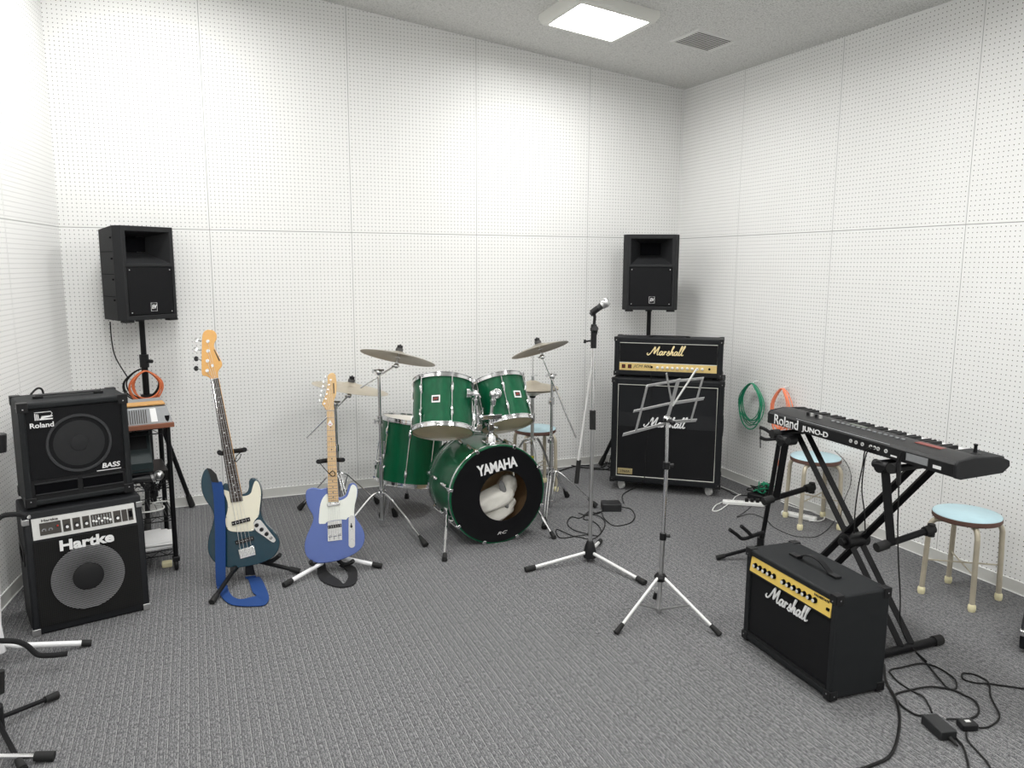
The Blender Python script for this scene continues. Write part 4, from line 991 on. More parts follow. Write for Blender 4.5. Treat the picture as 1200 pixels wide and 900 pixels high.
hsx = lambda x, y: (220+x/7.5, 380+y/7.5)
hs = [hsx(*q) for q in ((203, 484), (190, 470), (158, 455), (126, 445), (121, 380), (121, 300), (123, 200), (126, 110), (142, 65), (180, 48), (225, 55), (250, 85), (250, 128), (232, 165), (230, 198), (248, 238), (275, 290), (299, 338), (297, 368), (275, 398), (264, 425), (262, 482))]
mb = MB().m(AMBER); mb.prism(closed(hs, pb, .004, 3), -.011, .004, pb.M); ho = obj('headstock', mb, bt, world=True, bevel=.002)
mb = MB().m(DPRINT); q0, q1 = [Vector((*pb.uv(*hsx(*q), .004), 0)) for q in ((232, 222), (280, 322))]; dd = (q1-q0).normalized(); nn = Vector((-dd.y, dd.x, 0))*.0035
mb.prism([(p.x, p.y) for p in (q0+nn*.6, q0-nn*.6, q1-nn, q1+nn)], .0042, .0046, pb.M); obj('logo_strip', mb, ho, world=True)
posts = [(178, 150), (178, 235), (174, 322), (172, 408)]; keys_ = [(68, 135), (62, 217), (68, 300), (68, 386)]
for k, (p, q) in enumerate(zip(posts, keys_)):
    P0 = Vector((*pb.uv(*hsx(*p), .004), 0)); Q0 = Vector((*pb.uv(*hsx(*q), .004), 0))
    mb = MB().m(CHROME); mb.lathe([(0, .016), (.006, .016), (.006, .006), (.009, .006), (.009, .004)], pb.M @ Matrix.Translation(P0), 14); tp = obj('tuning_post', mb, ho, world=True)
    mb = MB().m(CHROME); mb.cyl(pb.M @ Vector((P0.x-.02, P0.y, -.014)), pb.M @ Vector((Q0.x+.006, Q0.y, -.014)), .0028, 8)
    mb.m(CHROME if k < 2 else PLAST); mb.lathe([(0, -.0125), (.012, -.010), (.0135, 0), (.012, .010), (0, .0125)], fr(pb.M @ Vector((Q0.x, Q0.y, -.014)), pb.x*.35+pb.n if k < 2 else pb.n+pb.x*.2, pb.y) @ Matrix.Diagonal((1, .85, .35, 1)), 16)
    obj('tuning_key', mb, tp, world=True)
mb = MB().m(CHROME); mb.lathe([(0, .012), (.007, .012), (.007, .004)], pb.M @ Matrix.Translation((*pb.uv(*hsx(220, 363), .004), 0)), 12); obj('string_tree', mb, ho, world=True)
for k in range(4):
    f = (k+.5)/4*.84+.08; s0 = a.lerp(b, f); e0 = Vector((*pb.uv(*px6(298, 536)), 0))+Vector((math.cos(R(12)), math.sin(R(12)), 0))*(-.028+k*.0187)
    p0 = Vector((*pb.uv(*hsx(*posts[3-k]), .004), 0))
    mb = MB().m(CHROME); mb.tube([pb.M @ Vector((p0.x, p0.y, .012)), pb.M @ Vector((s0.x, s0.y, .0125)), pb.M @ Vector((e0.x, e0.y, .015))], .0013-.00015*k, 5); obj('string', mb, bt, world=True)
# blue strap
def strap(name, label, pl, rows, m_, endm, parts, t):
    """rows: (left px, right px, height above the guitar face or ('floor', z))"""
    L, Rr = [], []
    for l, r_, h in rows:
        if isinstance(h, tuple): L.append(V(*l, (0, h[0], 0), (0, 1, 0))); Rr.append(V(*r_, (0, h[1], 0), (0, 1, 0)))
        else: L.append(pl.P(*l, h)); Rr.append(pl.P(*r_, h))
    return spline(L, 5), spline(Rr, 5)
rows = [(px6(88, 120), px6(150, 122), .008), (px6(100, 200), px6(163, 185), .014), (px6(107, 330), px6(170, 320), .018), (px6(110, 460), px6(172, 460), .022), (px6(112, 600), px6(172, 600), .024), (px6(115, 700), px6(173, 700), .026), (px6(120, 745), px6(180, 740), .026)]
L1, R1_ = strap('', '', pb, rows, None, None, None, bt)
fl = [(px6(120, 745), px6(182, 742)), (px6(150, 800), px6(195, 772)), (px6(195, 838), px6(220, 800)), (px6(250, 850), px6(262, 812)), (px6(330, 852), px6(318, 800)), (px6(405, 842), px6(352, 790)), (px6(425, 790), px6(330, 770)), (px6(380, 720), px6(308, 725)), (px6(345, 672), px6(287, 680))]
yy0 = L1[-1].y
ys = [yy0, yy0-.01, yy0-.015, yy0-.02, yy0-.03, yy0-.03, yy0-.005, yy0+.03, yy0+.05]
def lay(p, y, i): return G(*p, .006) if 1 <= i <= 6 else Yp(*p, y)
fz = [0, .02, .01, .01, .01, .01, .02, 0, 0]
L2 = spline([lay(l, y, i) for i, ((l, r_), y) in enumerate(zip(fl, ys))], 5); R2_ = spline([lay(r_, y, i) for i, ((l, r_), y) in enumerate(zip(fl, ys))], 5)
for q in L2+R2_: q.z = max(q.z, .004)
mb = MB().m(BLUES); mb.ribbon(L1, R1_, .003); mb.ribbon(L2, R2_, .003)
stp = obj('strap', mb, bt, world=True, sharp=50, label='blue webbing strap')
mb = MB().m(PLAST); mb.ribbon([pb.P(*px6(60, 42), .004), pb.P(*px6(78, 75), .008), pb.P(*px6(92, 125), .011)], [pb.P(*px6(88, 48), .004), pb.P(*px6(118, 78), .008), pb.P(*px6(132, 128), .011)], .004); obj('strap_end', mb, stp, world=True, label='black leather strap end'); mb = MB().m(PLAST)
mb.ribbon([Yp(*px6(287, 612), ys[-1]), Yp(*px6(287, 670), ys[-1])], [Yp(*px6(333, 612), ys[-1]), Yp(*px6(347, 668), ys[-1])], .004); obj('strap_end', mb, stp, world=True, label='black leather strap end')
mb = MB().m(PLAST); mb.tube([pb.P(*px6(116, 742), .028), pb.P(*px6(186, 738), .028)], .005, 8); obj('strap_slider', mb, stp, world=True)

# --- lavender blue guitar
pt = Plane((-3.09, -1.52, .06), R(-10), R(12))
gt = thing('electric_guitar', 'lavender blue electric guitar with maple neck on a white stand', 'electric guitar', (-3.09, -1.52, .05), 0)
p8 = lambda x, y: (330+x/5.625, 540+y/5.625)
body = [p8(*q) for q in ((192, 180), (165, 195), (158, 230), (165, 280), (185, 325), (205, 358), (207, 392), (190, 440), (165, 495), (152, 550), (155, 605), (178, 645), (215, 668), (262, 675), (330, 668), (400, 650), (470, 620), (520, 582), (545, 532), (545, 480), (524, 428), (490, 378), (477, 335), (481, 290), (497, 240), (502, 192), (490, 157), (466, 146), (442, 160), (433, 190), (422, 222), (400, 238), (378, 242), (340, 235), (306, 215), (300, 178), (262, 186), (218, 178))]
mb = MB().m(LAV); mb.prism(closed(body, pt, 0, 4), -.045, 0, pt.M); obj('body', mb, gt, world=True, bevel=.004, seg=3, sharp=60)
pg = [p8(*q) for q in ((300, 216), (275, 240), (256, 285), (248, 350), (246, 410), (262, 415), (290, 414), (304, 400), (395, 386), (425, 388), (438, 372), (462, 370), (482, 376), (478, 345), (482, 292), (494, 240), (498, 192), (490, 168), (470, 155), (456, 168), (446, 200), (432, 235), (405, 254), (378, 262), (340, 262), (306, 240))]
mb = MB().m(MINT); mb.prism(closed(pg, pt, 0, 2), .0002, .0028, pt.M); obj('pickguard', mb, gt, world=True)
mb = MB().m(CHROME); mb.prism([pt.uv(*p8(*q)) for q in ((303, 402), (396, 388), (399, 520), (305, 531))], .0005, .004, pt.M); bo = obj('bridge', mb, gt, world=True)
pbar(gt, pt, p8(350, 431), .070, .017, 5, .004, .008, PLAST, 'pickup', 6, bev=.005)
pbar(gt, pt, p8(343, 286), .066, .017, 6, .003, .010, CHROME, 'neck_pickup', 0, bev=.006)
for k in range(3):
    x, y = pt.uv(*p8(322+k*30, 497-k*4)); mb = MB().m(CHROME); mb.tube([pt.M @ Vector((x-.009, y, .009)), pt.M @ Vector((x+.009, y+.001, .009))], .0045, 10); mb.cyl(pt.M @ Vector((x-.004, y, .009)), pt.M @ Vector((x-.004, y-.02, .007)), .0015, 6); obj('saddle', mb, bo, world=True)
x0, y0 = pt.uv(*p8(463, 380)); x1, y1 = pt.uv(*p8(463, 552)); 
cap = [(x0+.0165*math.cos(a), y0+.0165*math.sin(a)) for a in [PI*k/8 for k in range(9)]]+[(x1+.0165*math.cos(a), y1+.0165*math.sin(a)) for a in [PI+PI*k/8 for k in range(9)]]
mb = MB().m(CHROME); mb.prism(cap, .0004, .003, pt.M); cpo = obj('control_plate', mb, gt, world=True, label='chrome control plate')
for q in ((463, 458), (465, 525)):
    mb = MB().m(CHROME); mb.lathe([(0, .019), (.008, .019), (.009, .003)], pt.M @ Matrix.Translation((*pt.uv(*p8(*q)), 0)), 16); obj('knob', mb, cpo, world=True)
x, y = pt.uv(*p8(460, 428)); mb = MB().m(PLAST); mb.cyl(pt.M @ Vector((x, y+.012, .003)), pt.M @ Vector((x, y-.002, .016)), .0028, 8); mb.lathe([(0, .022), (.006, .020), (.006, .012), (0, .011)], pt.M @ Matrix.Translation((x, y-.003, 0)), 12); obj('selector_switch', mb, cpo, world=True)
nut, heel = ((382.8, 481.2), (391.3, 481)), ((384.4, 588.3), (396.9, 587.6))
a, b, c, d, br = neck_parts(gt, pt, nut, heel, .009, MAPLE, CHROME, 22, p8(351, 494), 6, .001, neckm=MAPLE, thick=.02)
h7 = lambda x, y: (360+x/6.92, 430+y/6.92)
hs = [h7(*q) for q in ((158, 352), (140, 328), (120, 303), (124, 285), (142, 245), (153, 205), (162, 165), (167, 130), (165, 100), (165, 75), (183, 54), (208, 48), (228, 62), (233, 88), (238, 130), (238, 190), (230, 240), (217, 270), (215, 310), (216, 352))]
mb = MB().m(MAPLE); mb.prism(closed(hs, pt, .004, 3), -.010, .004, pt.M); ho = obj('headstock', mb, gt, world=True, bevel=.002)
mb = MB().m(DPRINT); mb.prism([pt.uv(*h7(*q), .004) for q in ((209, 132), (218, 130), (221, 215), (213, 216))], .0042, .0046, pt.M); obj('logo_strip', mb, ho, world=True)
posts = [(190, 105), (177, 145), (169, 183), (158, 220), (150, 258), (141, 297)]; keys_ = [(145, 82), (132, 120), (126, 158), (115, 198), (108, 235), (100, 272)]
for p, q in zip(posts, keys_):
    P0 = Vector((*pt.uv(*h7(*p), .004), 0)); Q0 = Vector((*pt.uv(*h7(*q), .004), 0))
    mb = MB().m(CHROME); mb.lathe([(0, .013), (.0034, .013), (.0034, .005), (.005, .005), (.005, .004)], pt.M @ Matrix.Translation(P0), 12); tp = obj('tuning_post', mb, ho, world=True)
    mb = MB().m(CHROME); mb.cyl(pt.M @ Vector((P0.x, P0.y, -.012)), pt.M @ Vector((Q0.x, Q0.y, -.012)), .002, 6); mb.lathe([(0, -.009), (.0075, -.007), (.009, 0), (.0075, .007), (0, .009)], fr(pt.M @ Vector((Q0.x, Q0.y, -.012)), pt.n, pt.y) @ Matrix.Diagonal((1, .8, .5, 1)), 14); obj('tuning_key', mb, tp, world=True)
for k in range(6):
    f = .1+.8*k/5; s0 = a.lerp(b, f); xe = Vector((*pt.uv(*p8(312+k*15.5, 497-k*2)), 0)); p0 = Vector((*pt.uv(*h7(*posts[5-k]), .004), 0))
    mb = MB().m(CHROME); mb.tube([pt.M @ Vector((p0.x, p0.y, .010)), pt.M @ Vector((s0.x, s0.y, .0112)), pt.M @ Vector((xe.x, xe.y, .013))], .0007, 5); obj('string', mb, gt, world=True)
mb = MB().m(WPRINT); mb.prism([pt.uv(*h7(*q), .011) for q in ((165, 466), (186, 428), (208, 468), (186, 482))], .0115, .0122, pt.M); stk = obj('sticker', mb, gt, world=True, label='white drop-shaped sticker on the neck')
mb = MB().m(RED); mb.prism([pt.uv(*h7(*q), .012) for q in ((176, 462), (197, 462), (196, 468), (177, 468))], .0122, .0126, pt.M); obj('sticker_mark', mb, stk, world=True)
# black strap loop hanging below
fl = [((372, 660), (381, 659)), ((372, 672), (383, 668)), ((376, 680), (389, 674)), ((388, 686), (397, 679)), ((402, 688), (402, 684)), ((416, 684), (405, 682)), ((419, 672), (408, 676)), ((415, 664), (406, 668)), ((404, 660), (396, 663))]
y0 = pt.P(376, 660, -.02).y
ys = [y0, y0-.01, y0-.03, y0-.05, y0-.06, y0-.05, y0-.02, y0+.01, y0+.02]
L = spline([G(*l, .006) if 1 <= i <= 7 else Yp(*l, y) for i, ((l, r_), y) in enumerate(zip(fl, ys))], 5); Rr = spline([G(*r_, .008) if 1 <= i <= 7 else Yp(*r_, y) for i, ((l, r_), y) in enumerate(zip(fl, ys))], 5)
for q in L+Rr: q.z = max(q.z, .004)
mb = MB().m(BLKS); mb.ribbon(L, Rr, .003); obj('strap', mb, gt, world=True, sharp=50, label='black webbing strap')

# --- guitar stands
def gstand(name, label, m_, base, hub_z, feet, neck_p, rest_pts, yoke, cord=None, group='guitar stands', footm=RUB, r=.011, cat='guitar stand', legbend=True):
    bx_, by_ = base; t = thing(name, label, cat, (bx_, by_, 0), 0, group)
    hub = Vector((bx_, by_, hub_z))
    mb = MB().m(m_ if m_ is not WHITE else WHITE); mb.cyl(hub-Vector((0, 0, .03)), hub+Vector((0, 0, .06)), .022, 14); obj('hub', mb, t, world=True, bevel=.003)
    for e in feet:
        e = Vector(e); e.z = .014; d = (e-hub); mb = MB().m(m_); mb.tube([hub, hub.lerp(e, .12), e], r, 10); lg = obj('leg', mb, t, world=True)
        dr = d.normalized(); mb = MB().m(footm); mb.tube([e-dr*.045, e+dr*.008], [r*1.25, r*1.35], 12); obj('rubber_foot', mb, lg, world=True)
    if neck_p is not None:
        mb = MB().m(m_); mb.tube([hub, Vector(neck_p)], r*.9, 10); obj('upright', mb, t, world=True)
    for pts in rest_pts:
        mb = MB().m(FOAM); mb.tube(spline([Vector(p) for p in pts], 5), .011, 10); obj('body_rest', mb, t, world=True)
    if yoke:
        mb = MB().m(FOAM); mb.tube(spline([Vector(p) for p in yoke], 5), .012, 10); ya_ = obj('neck_yoke', mb, t, world=True)
        if cord: mb = MB().m(BLKM); mb.tube(spline([Vector(p) for p in cord], 5), .0022, 6); obj('retaining_cord', mb, ya_, world=True)
    return t
# teal bass's black stand
n_ = pb.n; bk = -.048
bb_ = pb.P(*px6(275, 628), -.09)
f1 = G(249, 708); f2 = G(350, 672); f3 = Vector((bb_.x+.05, bb_.y+.30, 0))
yk = [pb.P(257, 530, .035), pb.P(258, 531, .0), pb.P(262, 531, -.03), pb.P(272, 529, -.035), pb.P(281, 528, -.02), pb.P(287, 527, .03)]
gstand('guitar_stand', 'black tripod guitar stand holding the teal bass guitar', BLKM, (bb_.x, bb_.y), .10, [f1, f2, f3], pb.P(272, 529, -.04),
       [[(bb_.x, bb_.y, .10), pb.P(*px6(225, 640), -.05), pb.P(*px6(215, 640), .01), pb.P(*px6(212, 632), .03)], [(bb_.x, bb_.y, .10), pb.P(*px6(420, 590), -.05), pb.P(*px6(478, 562), .01), pb.P(*px6(490, 550), .03)]], yk,
       [pb.P(283, 532, .03), pb.P(280, 538, .03), pb.P(276, 541, .02), pb.P(277, 535, .02), pb.P(282, 530, .03)])
bt_ = pt.P(392, 664, -.09)
yk = [pt.P(373, 541, .035), pt.P(374, 541, .0), pt.P(380, 540, -.03), pt.P(392, 539, -.035), pt.P(398, 539, -.02), pt.P(402, 539, .03)]
gstand('guitar_stand', 'white tripod guitar stand holding the lavender blue guitar', WHITE, (bt_.x, bt_.y), .065, [G(334, 688), G(446, 666), Vector((bt_.x-.03, bt_.y+.28, 0))], pt.P(384, 541, -.05),
       [[(bt_.x, bt_.y, .065), pt.P(372, 661, -.05), pt.P(366, 661, .01), pt.P(364, 658, .03)], [(bt_.x, bt_.y, .065), pt.P(402, 661, -.05), pt.P(410, 660, .01), pt.P(414, 657, .03)]], yk,
       [pt.P(375, 543, .03), pt.P(382, 551, .03), pt.P(389, 558, .025), pt.P(393, 556, .025), pt.P(390, 552, .025), pt.P(386, 555, .025)])

# empty black guitar stand behind the keyboard
gb = G(893, 652); gb = Vector((-.92, -2.13, 0))
gz = lambda u, v: B(u, v, gb)
gs = thing('guitar_stand', 'empty black guitar stand by the power strip behind the keyboard', 'guitar stand', (gb.x, gb.y, 0), 0, 'guitar stands')
hub = gz(891, 640)
mb = MB().m(BLKM); mb.tube([hub-Vector((0, 0, .02)), gz(906, 560), gz(914, 512)], .0125, 10); obj('upright', mb, gs, world=True)
mb = MB().m(PLAST); mb.cyl(hub-Vector((0, 0, .02)), hub+Vector((0, 0, .05)), .020, 12); obj('hub', mb, gs, world=True)
for e in (G(841, 656), G(889, 628), Vector((gb.x+.12, gb.y-.30, 0))):
    e = Vector((e.x, e.y, .013)); d = (e-hub).normalized(); mb = MB().m(BLKM); mb.tube([hub, e], .010, 10); lg = obj('leg', mb, gs, world=True); mb = MB().m(RUB); mb.tube([e-d*.04, e+d*.006], [.012, .014], 12); obj('rubber_foot', mb, lg, world=True)
for pts in (((891, 632), (890, 623), (868, 627), (858, 620), (848, 612)), ((893, 632), (892, 622), (878, 623), (870, 616), (861, 608))):
    mb = MB().m(FOAM); mb.tube(spline([gz(*p)-Fh*.03*k for k, p in enumerate(pts)], 5), .010, 10); obj('body_rest', mb, gs, world=True)
q = gz(914, 513)
mb = MB().m(FOAM); mb.tube(spline([gz(912, 514), gz(905, 513)-Fh*.03, gz(893, 512)-Fh*.06, gz(886, 509)-Fh*.07], 5), .009, 10); mb.tube(spline([gz(912, 514), gz(907, 510)+Fh*.02, gz(898, 504)+Fh*.03, gz(892, 502)+Fh*.03], 5), .009, 10); yk_ = obj('neck_yoke', mb, gs, world=True)
mb = MB().m(PLAST); mb.tube([q+Vector((-.015, 0, 0)), q+Rh*.11], .020, 12); obj('yoke_clamp', mb, gs, world=True)
mb = MB().m(BLKM); mb.tube([gz(891, 503), gz(891, 525)], .003, 6); obj('retaining_cord', mb, yk_, world=True)

# ================================================================== MICROPHONE STAND
mb_ = G(691, 657); ms = thing('microphone_stand', 'chrome straight microphone stand with folded boom arm in the middle of the room', 'microphone stand', (mb_.x, mb_.y, 0))
zm = lambda u, v: B(u, v, mb_)
top = zm(697, 378)
mb = MB().m(STEEL); mb.tube([Vector((mb_.x, mb_.y, .05)), zm(694.5, 496)], .0105, 14); obj('lower_tube', mb, ms, world=True)
mb = MB().m(CHROME); mb.tube([zm(694.5, 496), zm(696, 402)], .0080, 12); obj('upper_tube', mb, ms, world=True)
mb = MB().m(RUB); mb.tube([zm(694.5, 503), zm(694.5, 481)], .0165, 14); mb.tube([zm(694.5, 502), zm(698, 502)], .009, 10); obj('height_grip', mb, ms, world=True)
mb = MB().m(PLAST); mb.lathe([(0, .02), (.036, .02), (.036, .05), (.026, .09), (.016, .115), (0, .115)], Matrix.Translation((mb_.x, mb_.y, 0)), 20); obj('leg_hub', mb, ms, world=True, bevel=.003)
for e in (G(618, 670), G(754, 685), G(703, 637)):
    e = Vector((e.x, e.y, .014)); h = Vector((mb_.x, mb_.y, .052)); d = (e-h).normalized(); mb = MB().m(WPL if False else SILV); mb.tube([h+d*.02, e], .0095, 12); lg = obj('leg', mb, ms, world=True); mb = MB().m(RUB); mb.tube([e-d*.045, e+d*.012], [.014, .015], 14); obj('rubber_foot', mb, lg, world=True)
mb = MB().m(PLAST); mb.tube([zm(695.5, 408), zm(696, 380)], .0155, 12); mb.box(zm(696, 386), (.03, .03, .02)); mb.tube([zm(695, 399), zm(686, 400)], .005, 8); mb.tube([zm(687, 400), zm(684, 400)], .010, 10); mb.cyl(zm(697, 384)-Fh*.03, zm(697, 392)+Fh*.03, .016, 12); obj('boom_clamp', mb, ms, world=True, bevel=.002)
mb = MB().m(SILV); mb.tube([zm(699, 398)+Fh*.03, zm(678, 542)+Fh*.03], .0068, 12); mb.m(RUB); mb.tube([zm(679, 541)+Fh*.03, zm(676, 568)+Fh*.03], .0125, 12); obj('boom_arm', mb, ms, world=True)
mb = MB().m(PLAST); mb.tube([zm(696, 382), zm(697, 372), zm(696, 367)], [.008, .008, .010], 10); mb.tube([zm(693, 367), zm(701, 361)], .0165, 14); obj('microphone_clip', mb, ms, world=True)
def microphone(name, label, a, b, c, r0=.012, r1=.017, rb=.025, group=None):
    """a tail, b neck, c centre of the ball"""
    a, b, c = map(Vector, (a, b, c)); t = thing(name, label, 'microphone', tuple(a), 0, group)
    mb = MB().m(mat('microphone_grey', (.035, .036, .038), .4)); mb.tube([a, a.lerp(b, .9), b], [r0, r1, r1*1.1], 20); obj('handle', mb, t, world=True)
    mb = MB().m(STEEL); mb.tube([b, b.lerp(c, .35)], rb*.95, 20); bmesh.ops.create_uvsphere(mb.bm, u_segments=24, v_segments=16, radius=rb, matrix=Matrix.Translation(c)); obj('grille_ball', mb, t, world=True)
    return t
microphone('microphone', 'silver-headed microphone clipped on top of the chrome microphone stand', zm(692, 369), zm(705, 358), zm(709.5, 355))

# ================================================================== MUSIC STAND
mq = G(772, 717); mu = thing('music_stand', 'silver folding music stand with an open wire desk', 'music stand', (mq.x, mq.y, 0))
zq = lambda u, v: B(u, v, mq)
mb = MB().m(STEEL); mb.tube([zq(771.5, 721), zq(777, 628)], .0115, 12); obj('lower_tube', mb, mu, world=True)
mb = MB().m(CHROME); mb.tube([zq(777, 630), zq(781, 545)], .0090, 12); mb.tube([zq(781, 545), zq(782, 494)], .0072, 12); obj('upper_tube', mb, mu, world=True)
for p in ((777, 628), (781, 545)):
    mb = MB().m(PLAST); q = zq(*p); mb.cyl(q-Vector((0, 0, .018)), q+Vector((0, 0, .014)), .0155, 12); mb.tube([q, q+Rh*.032], [.006, .009], 8); obj('height_joint', mb, mu, world=True)
q = zq(774, 676); mb = MB().m(PLAST); mb.lathe([(0, -.018), (.022, -.018), (.030, 0), (.022, .014), (0, .014)], Matrix.Translation(q), 18); obj('leg_collar', mb, mu, world=True)
hubm = q; low = zq(772, 718)
for e in (G(723, 743), G(842, 745), G(768, 702)):
    e = Vector((e.x, e.y, .012)); h = hubm+(Vector((e.x, e.y, hubm.z))-hubm).normalized()*.022; d = (e-h).normalized()
    mb = MB().m(SILV); mb.tube([h, e], .0072, 10); lg = obj('leg', mb, mu, world=True); mb = MB().m(RUB); mb.tube([e-d*.045, e+d*.010], [.010, .013], 12); obj('rubber_foot', mb, lg, world=True)
    mb = MB().m(STEEL); mb.tube([h.lerp(e, .50), low+Vector((0, 0, .015))], .0042, 6); obj('brace', mb, mu, world=True)
# desk
hd_ = (Rh*.33+Fh*.27).normalized(); nd = (Rh*.27-Fh*.33).normalized()   # nd: horizontal, towards the viewer's right
tl = R(24); nn = (nd*math.cos(tl)-Zv*math.sin(tl)); dk = zq(782, 491)
DP = lambda u, v: V(u, v, dk, nn)
dsk = MB().m(STEEL)
def bar(a, b, w_=.006, th=.0016, m_=mat('zinc_bar', (.62, .62, .62), .35, .6), name='desk_bar', parent=mu, off=0.):
    A, Bq = DP(*a)+nn*off, DP(*b)+nn*off; d = (Bq-A).normalized(); s = d.cross(nn)*w_
    mb = MB().m(m_); mb.ribbon([A+s, Bq+s], [A-s, Bq-s], th*2); return obj(name, mb, parent, world=True, bevel=.0005)
bar((730, 509.5), (777, 497), .008); bar((786, 494.5), (816, 492.5), .008); bar((777, 497), (786, 494.5), .008)
bar((742, 481.5), (784, 472.5), .006, off=.003); bar((784, 472.5), (824, 466.5), .008, off=.004)
bar((757, 452), (792, 446), .006, off=.002); bar((792, 446), (824, 442.8), .006, off=.003)
bar((757.5, 451.5), (744, 505.5), .006, off=.005); bar((822.5, 442.5), (808.5, 493.5), .006, off=.005)
bar((794, 443), (781.5, 487), .011, off=.007); bar((779, 436), (784.5, 467), .004, off=.010); bar((814.5, 430), (786, 474), .0035, .003, SILV, off=.012)
mb = MB().m(CHROME); mb.lathe([(.0155, -.012), (.0155, .012), (.009, .016), (0, .016)], fr(dk, nn), 16); mb.m(PLAST); mb.tube([dk-Vector((0, 0, .012)), dk-Vector((0, 0, -.004))], .018, 12); mb.tube([dk, dk+nn*.04], [.008, .012], 10); obj('desk_hinge', mb, mu, world=True)

# ================================================================== KEYBOARD AND STAND
KW, KD = 1.066, .262; kx, ky, kz, kth = -1.169, -3.012, .842, R(-93)
kb = thing('keyboard', 'long black synthesizer keyboard seen from behind on a crossed black stand', 'keyboard', (kx, ky, kz), kth)
prof = [(0, .004), (0, .050), (.012, .062), (.085, .074), (.122, .074), (.128, .046), (KD-.02, .044), (KD-.004, .040), (KD, .026), (KD-.03, .004), (.03, -.004)]
obj('case', side_prism(prof, -KW/2+.012, KW/2-.012, PLAST), kb, bevel=.002)
cpf = [(0, .002), (0, .052), (.012, .065), (.085, .074), (.13, .072), (KD-.05, .068), (KD, .048), (KD+.004, .026), (KD-.03, .002), (.03, -.006)]
for a in (-1, 1):
    obj('end_cheek', side_prism(cpf, a*(KW/2-.014), a*KW/2, PLASTD), kb, bevel=.004)
nW = 36; kw = (KW-.03-.14)/nW; x0 = KW/2-.015-.14
wk = None
for k in range(nW):      # player's left is +x
    mb = MB().m(KEYW); mb.box((0, 0, 0), (kw-.0012, .120, .010)); 
    if wk is None: wk = obj('white_key', mb, kb, bevel=.001); o = wk
    else: mb.bm.free(); o = copy_tree(wk, kb)
    o.location = (x0-kw*(k+.5), KD-.076, .050)
bkk = None
for k in range(nW-1):
    if k % 7 in (2, 6): continue
    if bkk is None: mb = MB().m(PLAST); mb.box((0, 0, 0), (.0115, .080, .016), None, (.8, .96)); bkk = obj('black_key', mb, kb, bevel=.001); o = bkk
    else: o = copy_tree(bkk, kb)
    o.location = (x0-kw*(k+1), KD-.094, .063)
mb = MB().m(mat('key_shadow_dark', (.01, .01, .01), .6))
mb = MB().m(SILP)
for k in range(4):
    mbk = MB().m(SILP if k % 2 else PLAST); mbk.lathe([(.007, 0), (.0065, .014), (0, .014)], Matrix.Translation((-KW/2+.20+k*.028, .07, .071)), 14); obj('knob', mbk, kb)
for k in range(14):
    mbk = MB().m(GRYM); mbk.box((-KW/2+.36+k*.03, .075, .074), (.016, .008, .005)); obj('button', mbk, kb)
mb.bm.free()
mb = MB().m(mat('lcd_screen', (.05, .07, .04), .2)); mb.box((.05-.1, .10, .0745), (.10, .022, .003)); obj('display', mb, kb)
mb = MB().m(mat('reddish_panel_print', (.22, .05, .04), .5)); mb.box((KW/2-.20, .09, .0735), (.12, .03, .0025)); obj('panel_print', mb, kb)
mb = MB().m(PLAST); mb.lathe([(.022, 0), (.02, .008), (.007, .012), (.006, .034), (.009, .042), (0, .044)], Matrix.Translation((KW/2-.085, KD-.075, .055)), 18); obj('pitch_lever', mb, kb)
mb = MB().m(PLASTD); mb.box((KW/2-.085, KD-.085, .056), (.14, .15, .012)); obj('lever_block', mb, kb, bevel=.004)
text('brand_lettering', 'Roland', FRONT(-.394, -.0015, .028), .066, WPRINT, kb, xs=.95, off=.0002)
text('model_lettering', 'JUNO-D', FRONT(-.196, -.0015, .024), .032, WPRINT, kb, xs=1.42, off=.0004)
for x, w_, m_ in ((.02, .014, DARK), (.05, .014, DARK), (.085, .022, DARK), (.13, .012, SILV), (.15, .012, SILV), (.17, .012, SILV), (.21, .03, DARK)):
    mb = MB().m(SILV); mb.lathe([(.008, 0), (.008, .003), (.004, .003), (.004, 0)], fr((x, 0, .030), (0, -1, 0)), 12); obj('socket', mb, kb)
mb = MB().m(GRYM); mb.box((.36, -.001, .032), (.10, .002, .028)); obj('rating_label', mb, kb); mb = MB().m(WPRINT); mb.box((.452, -.001, .024), (.035, .002, .012)); mb.box((.25, -.001, .018), (.03, .002, .006)); obj('white_label', mb, kb)
mb = MB().m(GRYM); mb.box((-.05, .0, .0595), (.55, .003, .0012)); obj('edge_line', mb, kb)

xs = thing('keyboard_stand', 'black double-braced crossed stand carrying the long keyboard', 'keyboard stand', (-1.02, -2.95, 0), 0)
XP = lambda u, v, x: Xp(u, v, x)
FX0, FX1 = -1.30, -.83
zt_ = kz-.030
yL, yR = -2.60, -3.27
for sx, nm in ((-1.045, 'a'), (-.985, 'b')):
    mb = MB().m(BLKM); mb.tube([(sx, yL+.02, zt_-.005), (sx, -3.255, .030)], .0180, 4); obj('cross_tube', mb, xs, world=True, bevel=.002)
    mb = MB().m(BLKM); mb.tube([(sx, yR+(.025 if nm == 'a' else -.02), zt_-.005), (sx, -2.64+(.035 if nm == 'a' else -.025), .030)], .0180, 4); obj('cross_tube', mb, xs, world=True, bevel=.002)
for y in (-3.255, -2.64):
    mb = MB().m(BLKM); mb.tube([(FX0, y, .020), (FX1, y, .020)], .018, 12); ft = obj('foot_bar', mb, xs, world=True)
    for x, s in ((FX0, -1), (FX1, 1)): mb = MB().m(RUB); mb.tube([(x-s*.03, y, .021), (x+s*.014, y, .021)], .0215, 14); obj('rubber_cap', mb, ft, world=True)
